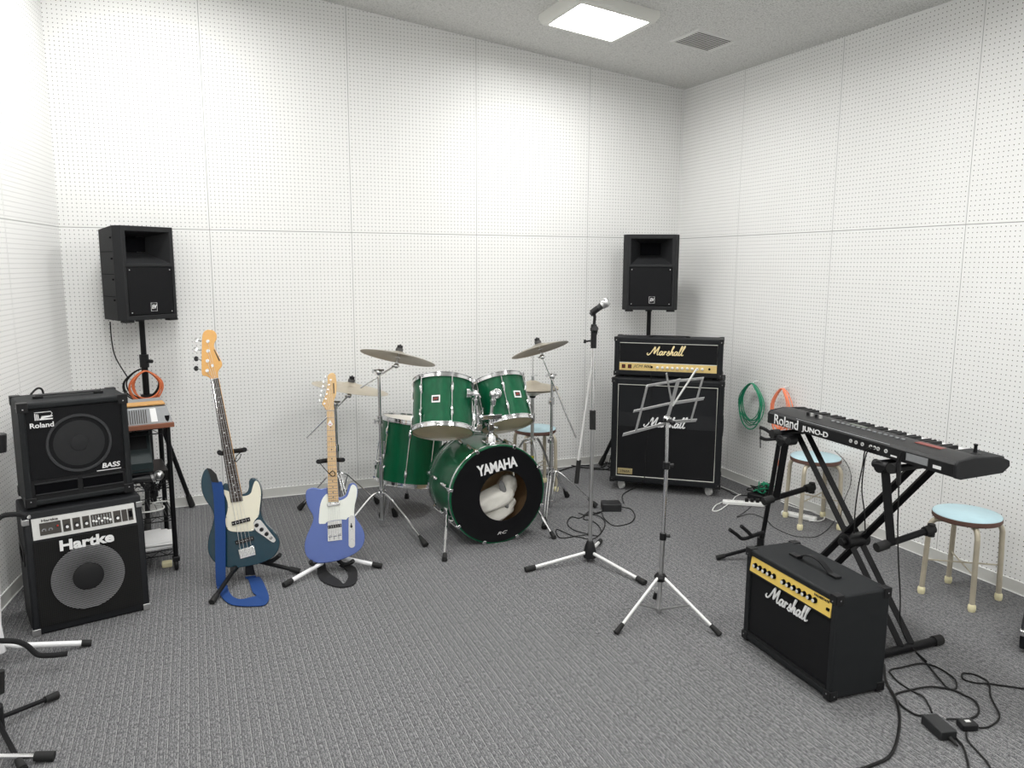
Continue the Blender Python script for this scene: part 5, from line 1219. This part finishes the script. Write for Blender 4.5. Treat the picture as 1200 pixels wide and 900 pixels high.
for y in (yL+.01, yR):
    mb = MB().m(BLKM); mb.tube([(-1.19, y, zt_), (-.90, y, zt_)], .014, 10); mb.m(RUB); mb.tube([(-1.205, y, zt_+.002), (-1.165, y, zt_+.002)], .021, 12); mb.tube([(-.93, y, zt_+.002), (-.885, y, zt_+.002)], .021, 12); obj('support_arm', mb, xs, world=True)
mb = MB().m(PLAST); mb.tube([(-1.075, -2.947, .388), (-.955, -2.947, .388)], .034, 18); mb.tube([(-1.10, -2.947, .388), (-1.075, -2.947, .388)], .018, 14); obj('pivot_clutch', mb, xs, world=True, bevel=.003)
# second-tier arms, folded down on each side
for (uc, vc), (ub, vb), (e0, v0), (e1, v1) in (((1037, 546), (1044, 636), (1030, 641), (1094, 619)), ((921, 516), (910, 582), (897, 587), (960, 568))):
    px_ = -1.16; A = Xp(uc, vc, px_); Bq = Xp(ub, vb, px_)
    mb = MB().m(BLKM); mb.tube([A, Bq], .0225, 4); ar = obj('tier_arm', mb, xs, world=True, bevel=.002)
    mb = MB().m(PLAST); mb.tube([A+Vector((-.035, 0, .0)), A+Vector((.05, 0, .0))], .026, 14); mb.tube([A+Vector((-.02, .035, .006)), A+Vector((-.02, -.035, .006))], .018, 12); obj('tier_clamp', mb, xs, world=True, bevel=.002)
    E0 = Xp(e0, v0, px_-.06); E1 = V(e1, v1, (0, E0.y-.02, 0), (0, 1, 0)); E1 = Vector((E0.x+.27, E0.y-.015, E0.z+.045))
    mb = MB().m(BLKM); mb.tube([E0, E1], .0135, 12); sb_ = obj('tier_support', mb, ar, world=True)
    dr = (E1-E0).normalized(); mb = MB().m(RUB); mb.tube([E0-dr*.012, E0+dr*.04], .0195, 14); obj('rubber_end', mb, ar, world=True); mb = MB().m(RUB); mb.tube([E1-dr*.04, E1+dr*.006], .0195, 14); mb.tube([E1-dr*.004+Vector((0, 0, .022)), E1-dr*.004-Vector((0, 0, .03))], .015, 12); obj('rubber_end', mb, ar, world=True)

# ================================================================== WIRE RACK AND WHAT IS ON IT
rk = thing('wire_shelf_rack', 'black wire shelf trolley behind the two bass amps', 'shelf rack', (-4.15, -1.02, 0), R(8))
RW, RD = .55, .36
for a in (-1, 1):
    for b in (-1, 1):
        x, y = a*RW/2, b*RD/2
        mb = MB().m(BLKM); mb.cyl((x, y, .07), (x, y, .83), .0125, 12); ps = obj('post', mb, rk)
        mb = MB().m(RUB); mb.tube([(x-.010, y+.01, .033), (x+.010, y+.01, .033)], .033, 18); mb.m(PLAST); mb.box((x, y, .064), (.034, .044, .026)); obj('caster', mb, ps, bevel=.004)
for z in (.115, .30, .475, .765):
    mb = MB().m(BLKM)
    for b in (-1, 1):
        for dz in (0, -.026): mb.tube([(-RW/2, b*RD/2, z+dz), (RW/2, b*RD/2, z+dz)], .003, 6)
        mb.tube([(-RW/2+(RW*k/14), b*RD/2, z-(.026 if k % 2 else 0)) for k in range(15)], .002, 5)
    for a in (-1, 1):
        for dz in (0, -.026): mb.tube([(a*RW/2, -RD/2, z+dz), (a*RW/2, RD/2, z+dz)], .003, 6)
    for k in range(1, 17): mb.tube([(-RW/2+k*RW/17, -RD/2, z+.002), (-RW/2+k*RW/17, RD/2, z+.002)], .0018, 5)
    obj('wire_shelf', mb, rk)
def rkP(x, y, z):
    c, s = math.cos(R(8)), math.sin(R(8)); return Vector((-4.15+c*x-s*y, -1.02+s*x+c*y, z))
# mixer with wooden cheek on the top shelf
c = rkP(.10, -.06, .770)
mx = thing('powered_mixer', 'grey-faced mixer with red-brown wooden base on the right of the rack top', 'mixer', tuple(c), R(10), 'audio mixers')
mb = MB().m(BROWN); mb.box((.03, 0, .012), (.34, .30, .024)); obj('wooden_base', mb, mx, bevel=.002)
mb = MB().m(GRYM); mb.hexa([(-.13, -.14, .024), (.195, -.14, .024), (.195, .14, .024), (-.13, .14, .024), (-.125, -.115, .105), (.175, -.115, .105), (.175, .10, .12), (-.125, .10, .12)]); fp = obj('front_panel', mb, mx, bevel=.002)
mb = MB().m(DPRINT)
for k in range(13): mb.hexa([(x, y, z) for z, y in ((.032, -.1395), (.098, -.1185)) for x, y2 in ((-.055+k*.0105, 0), (-.051+k*.0105, 0), (-.051+k*.0105, 1), (-.055+k*.0105, 1)) for y in [y-.001*(1-y2)]])
obj('cooling_slots', mb, fp)
mb = MB().m(WPRINT); mb.hexa([(.095, -.142, .035), (.125, -.142, .035), (.125, -.138, .035), (.095, -.138, .035), (.092, -.1195, .1), (.12, -.1195, .1), (.12, -.115, .1), (.092, -.115, .1)]); obj('white_sticker', mb, fp)
mb = MB().m(WPL); mb.box((-.10, -.135, .065), (.012, .006, .075)); obj('side_strip', mb, fp)
mb = MB().m(mat('orange_top_trim', (.55, .30, .10), .5)); mb.box((.03, -.05, .116), (.28, .10, .006)); obj('top_trim', mb, fp)
c = rkP(-.15, .02, .770)
m2 = thing('mixing_console', 'small grey mixer with pale and red knobs on the left of the rack top', 'mixer', tuple(c), R(12), 'audio mixers')
mb = MB().m(GRYM); mb.hexa([(-.13, -.15, 0), (.15, -.15, 0), (.15, .13, 0), (-.13, .13, 0), (-.13, -.15, .07), (.15, -.15, .07), (.15, .13, .105), (-.13, .13, .105)]); obj('case', mb, m2, bevel=.004)
for i in range(8):
    for j in range(4):
        m_ = (WPL, ORAN, WPL, RED)[j] if i % 3 else WPL
        mb = MB().m(m_); zz = .07+.035*(.1+j*.06)/.3; mb.cyl((-.11+i*.034, -.08+j*.05, zz), (-.11+i*.034, -.08+j*.05, zz+.020), .007, 10); obj('knob', mb, m2)
mb = MB().m(SILV); q0 = Vector((-.105, .09, .095)); mb.tube([q0, q0+Vector((0, 0, .06))], .008, 10); mb.m(BLKC); mb.tube(spline([q0+Vector((0, 0, .055)), q0+Vector((-.005, 0, .10)), q0+Vector((-.03, 0, .105)), q0+Vector((-.07, -.02, .06)), q0+Vector((-.10, -.05, -.01))], 6), .005, 8)
obj('plugged_cable', mb, m2)
c = rkP(.27-.12, -.02, .480); 
wd = thing('monitor_speaker', 'dark teal wedge-shaped monitor speaker on the middle shelf of the wire rack', 'monitor speaker', (c.x-.02, c.y, .535), R(8))
obj('cabinet', side_prism([(-.13, .0), (.13, 0), (.13, .19), (-.02, .195), (-.13, .05)], -.12, .07, TEALP), wd, bevel=.006)
mb = MB().m(GRILM); mb.hexa([(-.118, -.132, .015), (.05, -.132, .015), (.05, -.125, .012), (-.118, -.125, .012), (-.118, -.05, .175), (.05, -.05, .175), (.05, -.04, .17), (-.118, -.04, .17)]); obj('grille', mb, wd)
c = rkP(.10, .0, .480)
dk2 = thing('tape_deck', 'black flat audio deck under the teal wedge monitor', 'audio deck', (c.x, c.y, .479), R(8))
mb = MB().m(PLAST); mb.box((.02, 0, .027), (.30, .28, .054)); obj('case', mb, dk2, bevel=.003); mb = MB().m(DARK); mb.box((.02, -.141, .03), (.26, .003, .034)); mb.m(SILV); mb.box((.13, -.143, .032), (.02, .002, .004)); obj('front_panel', mb, dk2)
mz = .497; rA = rkP(.27, -.15, 0)
zr = lambda u, v: B(u, v, rA)
microphone('microphone', 'black microphone with silver ball lying on the rack between the posts', zr(150, 563), zr(178, 560), zr(186, 557), .013, .018, .026)
c = rkP(.08, -.02, .305)
pp_ = thing('paper_stack', 'loose white papers on the lower shelf of the wire rack', 'papers', (c.x, c.y, .204), R(8))
for k in range(7):
    mb = MB().m(PAPER); mb.box((random.uniform(-.02, .03), random.uniform(-.02, .02), .0), (.36, .25, .002), Matrix.Rotation(random.uniform(-.12, .12), 3, 'Z')); o = obj('sheet', mb, pp_); o.location.z = .004*k+.001
pp_.location.z = .120
mb = MB().m(TIPY); c = B(200, 657, rkP(.25, -.17, 0)); mb.box((0, 0, 0), (.05, .04, .03)); o = single('plug_adaptor', mb, 'small cream plug on the carpet below the wire rack by its castor', 'plug', (0, 0, 0), bevel=.005); _g = G(196, 664); o.location = (_g.x, _g.y, .0155)
for nm, z0, lab in (('white_cable', .315, 'white cable draped at the right end of the rack shelf'),):
    P_ = [rkP(.0, .02, z0), rkP(.12, -.10, z0), rkP(.22, -.12, z0+.005), rkP(.245, -.04, z0), rkP(.20, .04, z0), rkP(.285, .10, z0-.02), rkP(.31, .14, z0-.08), rkP(.30, .10, z0-.13)]
    single(nm, cable(MB().m(WPL), P_, .004), lab, 'cable', tuple(P_[0]))

# ---- coils of cable hanging
def coil(name, label, m_, c, nx, rx, rz_, loops, r, seed, tails=(), sag=.0, group=None):
    rnd = random.Random(seed); c = Vector(c); nx = Vector(nx).normalized(); mb = MB().m(m_); out = nx.cross(Zv)
    pts = []
    for k in range(loops):
        sx, sz = rx*rnd.uniform(.72, 1.05), rz_*rnd.uniform(.82, 1.06); ox = rnd.uniform(-.14, .14)*rx; dp = rnd.uniform(.006, .035)
        for j in range(14):
            a = PI/2+2*PI*j/14; z = (math.sin(a)-1)*sz; pinch = 1-.45*max(0, math.sin(a))**2
            pts.append(c+nx*(math.cos(a)*sx*pinch+ox*(1-math.sin(a))/2)+Vector((0, 0, z))+out*dp)
    mb.tube(spline(pts, 3), r, 6)
    for t_ in tails: mb.tube(spline([Vector(p) for p in t_], 5), r, 6)
    return single(name, mb, label, 'cable', tuple(c), group)
gc = Xp(884, 449, -.03)
hk_ = MB().m(STEEL)
coil('green_cable', 'green cable coil hanging on the right wall', GRNC, gc, (0, -1, 0), .125, .160, 8, .0036, 3, group='cable coils on the right wall')
oc = Xp(920, 455, -.03)
coil('orange_cable', 'orange-red cable coil on the right wall above the keyboard end', PINKO, oc, (0, -1, 0), .095, .16, 8, .0034, 5, tails=[[oc+Vector((-.02, .06, -.25)), Xp(914, 500, -.03), Xp(912, 540, -.03), Xp(913, 575, -.02)]], group='cable coils on the right wall')
for c, lab in ((gc, 'small steel hook holding the green cable coil'), (oc, 'small steel hook holding the orange-red cable coil')):
    mb = MB().m(WPL); mb.tube(spline([c+Vector((.03, 0, .012)), c+Vector((-.002, 0, .010)), c+Vector((-.012, 0, -.004)), c+Vector((-.012, 0, .014))], 4), .003, 6); single('wall_hook', mb, lab, 'hook', tuple(c))
p0 = Vector((-3.995, -.155, .90)); cc_ = Vector((-3.995, -.19, B(157, 434, (-3.995, -.155)).z))
coil('orange_cable', 'orange cable coil hung on the pole under the left loudspeaker', ORAN, cc_, (math.cos(.2), math.sin(.2), 0), .10, .10, 7, .0045, 9)
coil('black_cable', 'black cable coil hung with the orange coil on the left stand pole', BLKC, cc_+Vector((-.02, .0, .012)), (math.cos(.2), math.sin(.2), 0), .11, .095, 3, .0042, 11, tails=[[cc_+Vector((-.09, 0, -.05)), B(136, 420, (-3.995, -.155)), B(131, 400, (-3.995, -.155)), B(129, 377, (-3.995, -.155))]])

# ================================================================== CABLES AND BOXES ON THE FLOOR
def floor_cable(name, label, px, m_=BLKC, r=.0032, z=None, cat='cable', group=None, k=6):
    P_ = [G(u, v, .004) for u, v in px]
    P_ = spline(P_, k)
    rnd = random.Random(len(px)); 
    for i, p in enumerate(P_): p.z = r+.0008+.004*max(0, math.sin(i*.37+len(px)))
    return single(name, MB().m(m_).tube(P_, r, 6), label, cat, tuple(P_[0]), group)
C3 = lambda x, y: (980+x/5, 720+y/5)
floor_cable('black_cable', 'black cable looping from the keyboard stand foot to the floor adapter', [C3(*q) for q in ((470, 225), (540, 300), (600, 380), (660, 435), (705, 430), (690, 380), (620, 325), (520, 290), (400, 310), (330, 320), (312, 340), (350, 385), (430, 440), (500, 480), (540, 530), (560, 575))], r=.0035)
floor_cable('black_cable', 'black cable in a wide loop around the floor adapter', [C3(*q) for q in ((645, 618), (760, 618), (830, 585), (825, 530), (760, 480), (670, 440), (560, 430), (430, 445), (350, 468), (350, 500), (400, 550), (470, 590), (530, 600))], r=.0040)
floor_cable('black_cable', 'thick black cable running past the combo amp to the bottom edge', [C3(*q) for q in ((280, 300), (290, 390), (335, 480), (365, 560), (370, 650), (345, 780), (300, 845), (200, 890), (100, 930))], r=.0055)
floor_cable('black_cable', 'black cable from the small black box curling to the right edge', [C3(*q) for q in ((810, 663), (890, 660), (955, 610), (935, 545), (905, 480), (895, 415), (860, 375), (790, 348), (740, 352), (745, 380), (810, 400), (900, 412), (1000, 420), (1100, 436), (1250, 450))], r=.0035)
floor_cable('black_cable', 'black cable leaving the small black box toward the bottom edge', [C3(*q) for q in ((762, 690), (765, 735), (810, 785), (860, 840), (900, 900), (950, 960))], r=.0035)
floor_cable('black_cable', 'black cable leaving the floor adapter toward the bottom edge', [C3(*q) for q in ((690, 712), (735, 770), (760, 830), (775, 900), (780, 960))], r=.0040)
a0 = G(*C3(600, 640)); _p, _q = G(*C3(562, 596), .036), G(*C3(645, 668), .036)
ad = thing('power_adapter', 'black power adapter brick on the carpet near the bottom right', 'power adapter', ((_p.x+_q.x)/2, (_p.y+_q.y)/2, 0), math.atan2(_q.y-_p.y, _q.x-_p.x), 'power adapters on the floor')
mb = MB().m(mat('adapter_plastic', (.014, .0145, .016), .5)); mb.box((0, 0, .018), (.108, .060, .034)); obj('case', mb, ad, bevel=.004); mb = MB().m(BLKC); mb.tube([(.06, 0, .014), (.095, 0, .010)], [.008, .004], 10); obj('strain_relief', mb, ad)
a0 = G(*C3(765, 668)); sw = thing('foot_switch', 'small black switch box with a pale mark beside the adapter', 'switch box', (a0.x, a0.y, 0), R(-20))
mb = MB().m(PLAST); mb.box((0, 0, .014), (.058, .045, .026)); obj('case', mb, sw, bevel=.006); mb = MB().m(SILV); mb.box((0, 0, .028), (.018, .012, .002)); obj('label_plate', mb, sw)
# adapter and tangle in front of the stack
a0 = G(716, 597); ad2 = thing('power_adapter', 'black adapter box on the carpet between the drums and the guitar stack', 'power adapter', (a0.x, a0.y, 0), R(-22), 'power adapters on the floor')
mb = MB().m(mat('adapter_plastic', (.014, .0145, .016), .5)); mb.box((0, 0, .025), (.125, .105, .048)); obj('case', mb, ad2, bevel=.004)
floor_cable('black_cable', 'black cable tangled left of the adapter box near the microphone stand base', [(708, 597), (700, 602), (690, 600), (680, 607), (670, 606), (665, 612), (668, 618), (680, 624), (700, 628), (704, 620), (696, 612), (684, 608), (690, 602), (703, 606), (709, 612), (706, 622), (696, 632), (682, 630), (668, 627), (652, 621), (656, 630), (672, 629), (690, 627)], r=.003)
floor_cable('black_cable', 'black cable looping right of the adapter box before the guitar stack', [(728, 594), (740, 597), (744, 606), (738, 613), (720, 616), (708, 608), (704, 600), (690, 604), (678, 602)], r=.003)
hp = Vector((-.75, -.955, 0)); 
P_ = [B(763, 437, hp), B(763, 460, hp), B(762, 490, hp), B(757, 530, hp), B(755, 560, hp), G(746, 570, .02), G(733, 577, .006), G(729, 582, .006), G(731, 590, .03)]
single('black_cable', cable(MB().m(BLKC), P_, .003), 'thin black cable hanging from the amp head down the cabinet front', 'cable', tuple(P_[-1]))
for k, (px, lab) in enumerate(((((752-60, 542), (700, 538), (712, 541), (706, 548), (690, 549), (672, 546), (666, 545), (680, 541), (700, 540), (715, 544), (712, 550), (695, 550)), 'black cables bunched on the floor at the right speaker stand foot'), (((712, 547), (720, 549), (716, 543), (705, 545), (708, 550), (722, 551), (719, 546)), 'black cables piled against the tall speaker cabinet'))):
    floor_cable('black_cable', lab, px, r=.0045)
P_ = [Vector((-.66, -.10, 0))+q for q in (Vector((0, 0, .01)), Vector((.02, 0, .10)), Vector((.05, 0, .14)), Vector((.08, 0, .10)), Vector((.08, -.02, .01)))]
single('black_cable', cable(MB().m(BLKC), P_, .004), 'short loop of black cable rising by the right stand foot', 'cable', tuple(P_[0]))
floor_cable('black_cable', 'black cable running from behind the drums to the speaker stand', [(600, 566), (625, 560), (650, 554), (662, 550), (680, 546), (692, 546)], r=.0045)
# power strips and cables by the right wall
def power_strip(label, c, rz, n, L):
    t = thing('power_strip', label, 'power strip', (c.x, c.y, 0), rz, 'white power strips')
    mb = MB().m(WPL); mb.box((0, 0, .014), (L, .045, .027)); obj('case', mb, t, bevel=.006)
    for k in range(n):
        mb = MB().m(mat('socket_grey', (.35, .35, .33), .5)); mb.box((-L/2+.035+k*(L-.07)/(n-1), -.005, .0282), (.003, .012, .001)); mb.box((-L/2+.045+k*(L-.07)/(n-1), -.005, .0282), (.003, .012, .001)); obj('socket', mb, t)
    return t
ps1 = power_strip('white power strip in front of the guitar stack corner, plugs in it', G(871, 592), R(-35), 5, .27)
for k in range(3):
    mb = MB().m(BLKC); mb.box((.02+k*.035, 0, .038), (.022, .028, .024)); obj('plug', mb, ps1, bevel=.003)
ps2 = power_strip('cream power strip on the carpet under the stool behind the keyboard', G(936, 607), R(-62), 4, .22)
floor_cable('white_cable', 'white cable looping off the left power strip', [(857, 588), (848, 588), (840, 592), (835, 598), (840, 599), (850, 594), (858, 587), (862, 582), (868, 580)], WPL, .004)
floor_cable('white_cable', 'white cable looping off the cream power strip under the stool', [(948, 611), (958, 611), (966, 608), (962, 603), (945, 598), (930, 594), (915, 588)], WPL, .004)
floor_cable('white_cable', 'pale cable coming from behind the guitar stack', [(845, 570), (852, 573), (860, 577), (868, 580)], WPL, .003)
floor_cable('black_cable', 'black cable from behind the guitar stack to the power strip', [(845, 572), (855, 577), (862, 580), (880, 581), (888, 584), (896, 586)], r=.003)
floor_cable('black_cable', 'thin black cable arcing across the carpet behind the combo amp', [(882, 592), (870, 602), (864, 606), (880, 602), (896, 608), (906, 617), (922, 625), (940, 630), (958, 628), (972, 618), (982, 605)], r=.002)
rl = G(893, 583); t = thing('cable_reel', 'small dark reel with green cable by the power strip', 'cable reel', (rl.x, rl.y, 0), R(20))
mb = MB().m(PLAST); mb.box((0, 0, .02), (.20, .12, .04)); obj('base', mb, t, bevel=.006)
mb = MB().m(GRNC); rr_ = random.Random(4); pts = [Vector((rr_.uniform(-.09, .09), rr_.uniform(-.06, .06), rr_.uniform(.045, .10))) for _ in range(26)]; mb.tube(spline(pts, 5), .004, 6); obj('green_cable', mb, t)
mb = MB().m(BLKC); pts = [Vector((rr_.uniform(-.10, .10), rr_.uniform(-.07, .07), rr_.uniform(.04, .09))) for _ in range(22)]; mb.tube(spline(pts, 5), .004, 6); obj('black_cable', mb, t)
# cables hanging from the keyboard
A0 = Xp(1017, 527, -1.175)
for off, lab, pts in ((0, 'left of the two thin black cables hanging from the back of the keyboard', ((1023, 524), (1014, 528), (1011, 545), (1006, 570), (1002, 600), (1001, 625))), (1, 'right of the two thin black cables hanging from the back of the keyboard', ((1025, 525), (1016, 530), (1012, 550), (1010, 575), (1013, 600), (1014, 625)))):
    P_ = [Xp(u, v, -1.19) for u, v in pts]; single('black_cable', cable(MB().m(BLKC), P_, .0028), lab, 'cable', tuple(P_[0]))
P_ = [Xp(u, v, -1.195) for u, v in ((1056, 530), (1053, 545), (1053, 580), (1052, 620), (1053, 660), (1055, 700), (1055, 730))]+[G(1062, 750, .006), G(1074, 764, .045), G(1086, 775, .006)]
single('black_cable', cable(MB().m(BLKC), P_, .0028), 'long black power cable hanging from the keyboard down to the foot bar', 'cable', tuple(P_[0]))
mb = MB().m(PLAST); P0 = Xp(1053, 540, -1.19); P1 = Xp(1053, 568, -1.19); mb.tube([P0, P1], .009, 10); single('inline_plug', mb, 'black plug hanging below the back of the keyboard at its right clamp', 'plug', tuple(P1))
P_ = [Xp(u, v, -.14) for u, v in ((978, 528), (990, 540), (997, 555), (996, 570), (990, 585), (984, 610))]
single('black_cable', cable(MB().m(BLKC), P_, .002), 'fine black cable curving down in front of the right wall by the stool', 'cable', tuple(P_[-1]))

# ================================================================== AT THE EDGES OF THE PICTURE
bx = G(1190, 739, .10); bx.x -= .050; bx.y += .010; fa = thing('floor_monitor', 'black box with a silver corner cut off by the right edge of the picture', 'floor monitor', (bx.x+.21, bx.y-.17, 0), R(-60))
fa.rotation_euler[2] = R(-62)
mb = MB().m(TOLEX); Wf = .40
obj('cabinet', side_prism([(-.05, .02), (.22, 0), (.26, .16), (.02, .19), (-.07, .10)], -Wf/2, Wf/2, TOLEX), fa, bevel=.006)
mb = MB().m(GRILM); mb.hexa([(-Wf/2+.02, -.072, .105), (Wf/2-.02, -.072, .105), (Wf/2-.02, -.06, .10), (-Wf/2+.02, -.06, .10), (-Wf/2+.02, .015, .188), (Wf/2-.02, .015, .188), (Wf/2-.02, .03, .18), (-Wf/2+.02, .03, .18)]); obj('grille', mb, fa)
for a in (-1, 1):
    mb = MB().m(CHROME); mb.box((a*(Wf/2-.010), -.066, .10), (.026, .026, .026)); obj('corner_guard', mb, fa, bevel=.005)
for a in (-1, 1):
    mb = MB().m(RUB); mb.cyl((a*.15, .0, 0), (a*.15, 0, .018), .014, 12); mb.cyl((a*.15, .20, 0), (a*.15, .20, .006), .014, 12); obj('rubber_foot', mb, fa)
# white guitar stand at the left edge
wh = G(6, 780); wh = Vector((wh.x-.02, wh.y+.03, 0)); f1 = G(105, 757)
wz = lambda u, v: B(u, v, wh)
t = thing('guitar_stand', 'white-legged guitar stand with black foam arms at the left edge', 'guitar stand', (wh.x, wh.y, 0), 0, 'guitar stands')
hub = Vector((wh.x, wh.y, .085))
for e in (f1, Vector((-4.60, -1.70, 0)), wh+Vector((-.10, -.28, 0))):
    e = Vector((e.x, e.y, .014)); d = (e-hub).normalized(); mb = MB().m(WHITE); mb.tube([hub, hub.lerp(e, .2)+Vector((0, 0, -.01)), e], .0115, 12); lg = obj('leg', mb, t, world=True); mb = MB().m(RUB); mb.tube([e-d*.03, e+d*.008], .0135, 12); obj('rubber_foot', mb, lg, world=True)
mb = MB().m(WHITE); mb.tube([hub-Vector((0, 0, .04)), hub+Vector((-.01, 0, .10))], .024, 12); obj('hub', mb, t, world=True, bevel=.004)
for pts in (((-8, 751), (5, 751), (20, 752), (32, 757), (44, 767), (60, 768), (79, 766)),):
    mb = MB().m(FOAM); mb.tube(spline([Yp(*p, -2.09) for p in pts], 5), .0105, 10); obj('body_rest', mb, t, world=True)
mb = MB().m(WHITE); up0 = hub; up1 = wz(-6, 605); mb.tube([up0, up1], .011, 10); obj('upright', mb, t, world=True)
mb = MB().m(FOAM); mb.tube(spline([wz(-6, 612), wz(2, 605), wz(12, 603), wz(24, 603), wz(36, 604)-Fh*.02], 5), .0105, 10); mb.tube(spline([wz(-6, 612), wz(0, 616)-Fh*.04, wz(7, 616)-Fh*.05], 5), .0105, 10); obj('neck_yoke', mb, t, world=True)
mb = MB().m(CHROME); q = wz(36.5, 604)-Fh*.02; mb.tube([q, q+Rh*.006], .008, 10); obj('yoke_tip', mb, t, world=True)
# black boom stand at the left edge
bh = Vector((-4.405, -2.49, 0))
t = thing('microphone_stand', 'black tripod microphone stand cut off by the left edge', 'microphone stand', (bh.x, bh.y, 0), 0, 'black microphone stands')
hub = Vector((bh.x, bh.y, .045)); bz = lambda u, v: B(u, v, bh)
for e in (G(66, 819), G(27, 905), bh+Vector((-.25, .10, 0))):
    e = Vector((e.x, e.y, .014)); d = (e-hub).normalized(); mb = MB().m(BLKM); mb.tube([hub, e], .0085, 10); lg = obj('leg', mb, t, world=True); mb = MB().m(RUB); mb.tube([e-d*.045, e+d*.006], [.012, .015], 12); obj('rubber_foot', mb, lg, world=True)
mb = MB().m(PLAST); mb.tube([hub-Vector((0, 0, .04)), hub+Vector((0, 0, .05))], .024, 14); obj('hub', mb, t, world=True, bevel=.004)
mb = MB().m(BLKM); mb.tube([hub, hub+Vector((0, 0, .75))], .0105, 12); obj('lower_tube', mb, t, world=True)
mb = MB().m(RUB); mb.tube([bz(0, 812), bz(0, 786)], .014, 12); obj('height_grip', mb, t, world=True)
mb = MB().m(PLAST); q = hub+Vector((0, 0, .76)); mb.tube([bz(-1, 530), bz(-1, 508)], .022, 14); mb.tube([bz(-6, 545), bz(-1, 545)], .014, 12); obj('boom_clamp', mb, t, world=True, bevel=.004)
# chrome stand foot at the bottom left
e = G(61, 891); hub = G(-60, 905); hub = Vector((hub.x, hub.y, .055)); 
t = thing('microphone_stand', 'chrome microphone stand with only one leg in view at the bottom left corner', 'microphone stand', (hub.x, hub.y, 0))
for q in (e, hub+Vector((-.24, -.12, 0)), hub+Vector((.05, -.28, 0))):
    q = Vector((q.x, q.y, .015)); d = (q-hub).normalized(); mb = MB().m(CHROME); mb.tube([hub, q], .0095, 12); lg = obj('leg', mb, t, world=True); mb = MB().m(RUB); mb.tube([q-d*.05, q+d*.008], [.0155, .0165], 14); obj('rubber_foot', mb, lg, world=True)
mb = MB().m(PLAST); mb.tube([hub-Vector((0, 0, .03)), hub+Vector((0, 0, .06))], .03, 14); obj('hub', mb, t, world=True); mb = MB().m(CHROME); mb.tube([hub, hub+Vector((0, 0, .9))], .0105, 12); obj('pole', mb, t, world=True)
